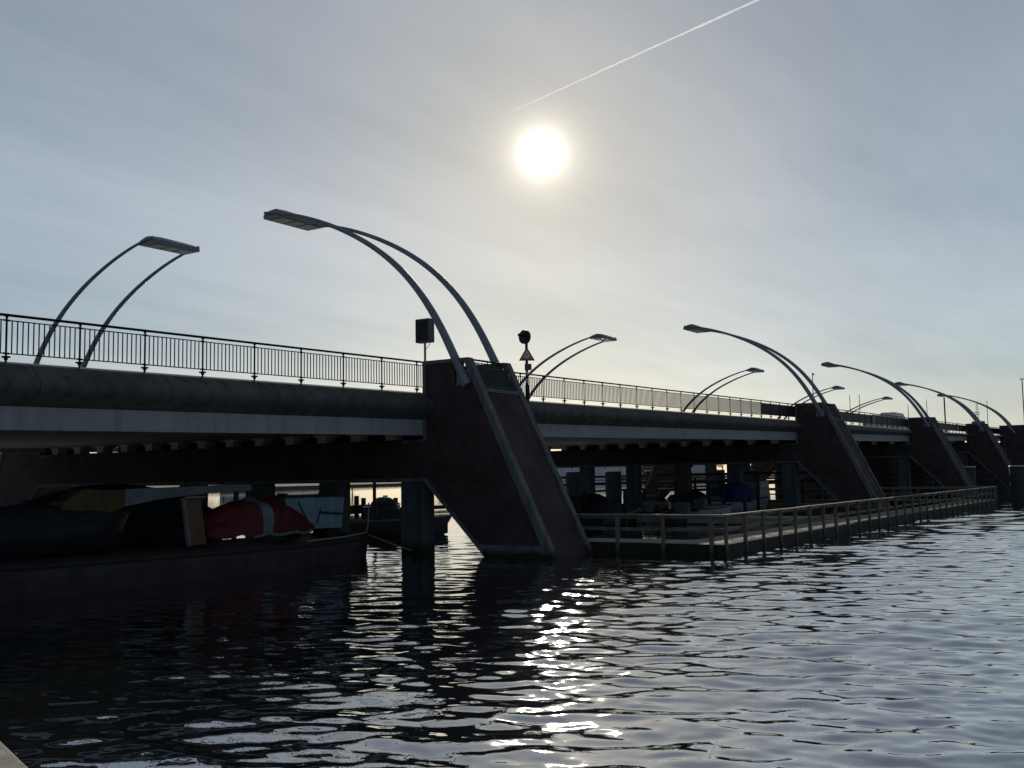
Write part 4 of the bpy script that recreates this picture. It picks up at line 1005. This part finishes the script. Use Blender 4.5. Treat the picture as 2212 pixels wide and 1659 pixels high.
def building(label, loc, L_, D_, H_, wallm, roofh, floors, nwin, rz=0.0):
    b = thing('building', label, 'building', loc, 'buildings on the far bank', rz)
    g = MB(); g.box(0, L_, 0, D_, -1, H_); g.build('wall', wallm, b)
    g = MB()
    if roofh > 1: g.prism([(-0.4, H_), (D_ + 0.4, H_), (D_ / 2, H_ + roofh)], -0.3, L_ + 0.3)
    else: g.box(-0.2, L_ + 0.2, -0.2, D_ + 0.2, H_, H_ + 0.5)
    g.build('roof', 'roof', b)
    for f in range(floors):
        for w_ in range(nwin):
            x = L_ * (w_ + 0.5) / nwin; z = H_ * (f + 0.45) / floors
            g = MB(); g.box(x - 0.7, x + 0.7, -0.06, 0.1, z - 0.8, z + 0.8); g.build('window', 'glass', b)
building('long white hall on the far bank, seen through the gap right of the nearest pier', (372, 232, 1.2), 120, 24, 10.5, 'facade', 0.5, 1, 7)
building('brick house with a dark roof beside the white hall on the far bank', (498, 236, 1.2), 26, 14, 8.0, 'facade_red', 4.0, 2, 5)
building('small brick house behind the jetty on the far bank', (150, 262, 1.2), 20, 12, 6.0, 'facade_red', 4.0, 2, 4)
building('low white shed on the far bank, left of the brick houses', (215, 240, 1.2), 40, 16, 5.5, 'facade', 2.5, 1, 6)
building('grey block at the right end of the far bank', (560, 240, 1.2), 60, 20, 12.0, 'facade', 0.5, 3, 9)
def tree_mesh(h, cr, seed):
    rn = random.Random(seed); tr = MB(); lf = MB()
    tr.tube([(0, 0, -0.5), (0.1, 0, h * 0.3), (0.05, 0.1, h * 0.62)], [h * 0.03, h * 0.022, h * 0.01], 8)
    cen = []
    for k in range(9):
        a = rn.uniform(0, 2 * PI); e = rn.uniform(0.1, 1.0); r = cr * rn.uniform(0.35, 0.8)
        p = (r * math.cos(a), r * math.sin(a), h * (0.42 + 0.5 * e)); cen.append(p)
        tr.tube([(0, 0, h * rn.uniform(0.25, 0.5)), p], [h * 0.011, h * 0.003], 6)
    for k in range(1500):
        c = rn.choice(cen); s = cr * 0.5 * rn.random() ** 0.5
        d = Vector((rn.gauss(0, 1), rn.gauss(0, 1), rn.gauss(0, 0.8))).normalized() * s
        p = Vector(c) + d; a = Vector((rn.gauss(0, 1), rn.gauss(0, 1), rn.gauss(0, 1))).normalized(); b_ = a.orthogonal().normalized(); ls = h * 0.022 * rn.uniform(0.6, 1.3)
        lf.add([p - a * ls - b_ * ls * 0.5, p + a * ls - b_ * ls * 0.5, p + a * ls + b_ * ls * 0.5, p - a * ls + b_ * ls * 0.5], [(0, 1, 2, 3)])
    return tr, lf
tree_spots = [(182, 236, 10), (196, 240, 8), (206, 244, 11), (262, 238, 9), (300, 236, 12), (318, 240, 10), (338, 236, 9), (352, 238, 7.5), (488, 236, 11), (500, 230, 8), (530, 238, 12), (552, 236, 10), (630, 240, 12)]
tree_l = ['left end of the far bank', 'left of the low white shed', 'right behind the small brick house', 'between the low shed and the open bank', 'mid bank, the tallest of its clump', 'mid bank, second of its clump', 'mid bank, third of its clump', 'lowest of the clump left of the white hall', 'at the right corner of the white hall', 'small one in front of the brick house', 'right of the brick house', 'left of the grey block', 'right of the grey block']
protos = []
for k, (x, y, h) in enumerate(tree_spots):
    lab = 'leafy tree on the far bank, ' + tree_l[k]
    if k < 3:
        t = thing('tree', lab, 'tree', (x, y, 1.2), 'trees on the far bank')
        a, b_ = tree_mesh(10, 3.6, k); a.build('trunk', 'bark', t); b_.build('crown', 'leaf', t); protos.append(t)
    else:
        t = dup(protos[k % 3], (x, y, 1.2), lab, random.uniform(0, 6))
    t.scale = (h / 10,) * 3

# ------------------------------------------------------------------ contrail (volume of ice high above)
def contrail():
    random.seed(5)
    Hc = 3000.0
    d1 = Vector((0.79, 0.5124, 0.3367)); d2 = Vector((0.8609, 0.2962, 0.4136))
    p1 = CAM + d1 * ((Hc - CAM.z) / d1.z); p2 = CAM + d2 * ((Hc - CAM.z) / d2.z)
    p3 = p2 + (p2 - p1) * 0.8
    n = 90; pts = [p1.lerp(p3, (k / n) ** 1.3) + Vector((random.uniform(-1, 1), 0, random.uniform(-1, 1))) * min(1, k / 30) for k in range(n + 1)]
    g = MB(); g.tube(pts, [0.8 + 8.5 * (k / n) ** 0.55 * random.uniform(0.80, 1.18) for k in range(n + 1)], 10)
    m = bpy.data.materials.new('ice_cloud'); m.use_nodes = True; t = m.node_tree; t.nodes.clear()
    ou = N(t, 'ShaderNodeOutputMaterial'); vs = N(t, 'ShaderNodeVolumePrincipled'); vs.inputs['Color'].default_value = (1, 1, 1, 1)
    vs.inputs['Density'].default_value = 0.026; vs.inputs['Anisotropy'].default_value = 0.5
    t.links.new(vs.outputs[0], ou.inputs['Volume'])
    o = g.build('contrail', m, None, tuple(p1), weld=0.05); tag(o, 'thin white aircraft contrail slanting above the sun', 'contrail')
contrail()
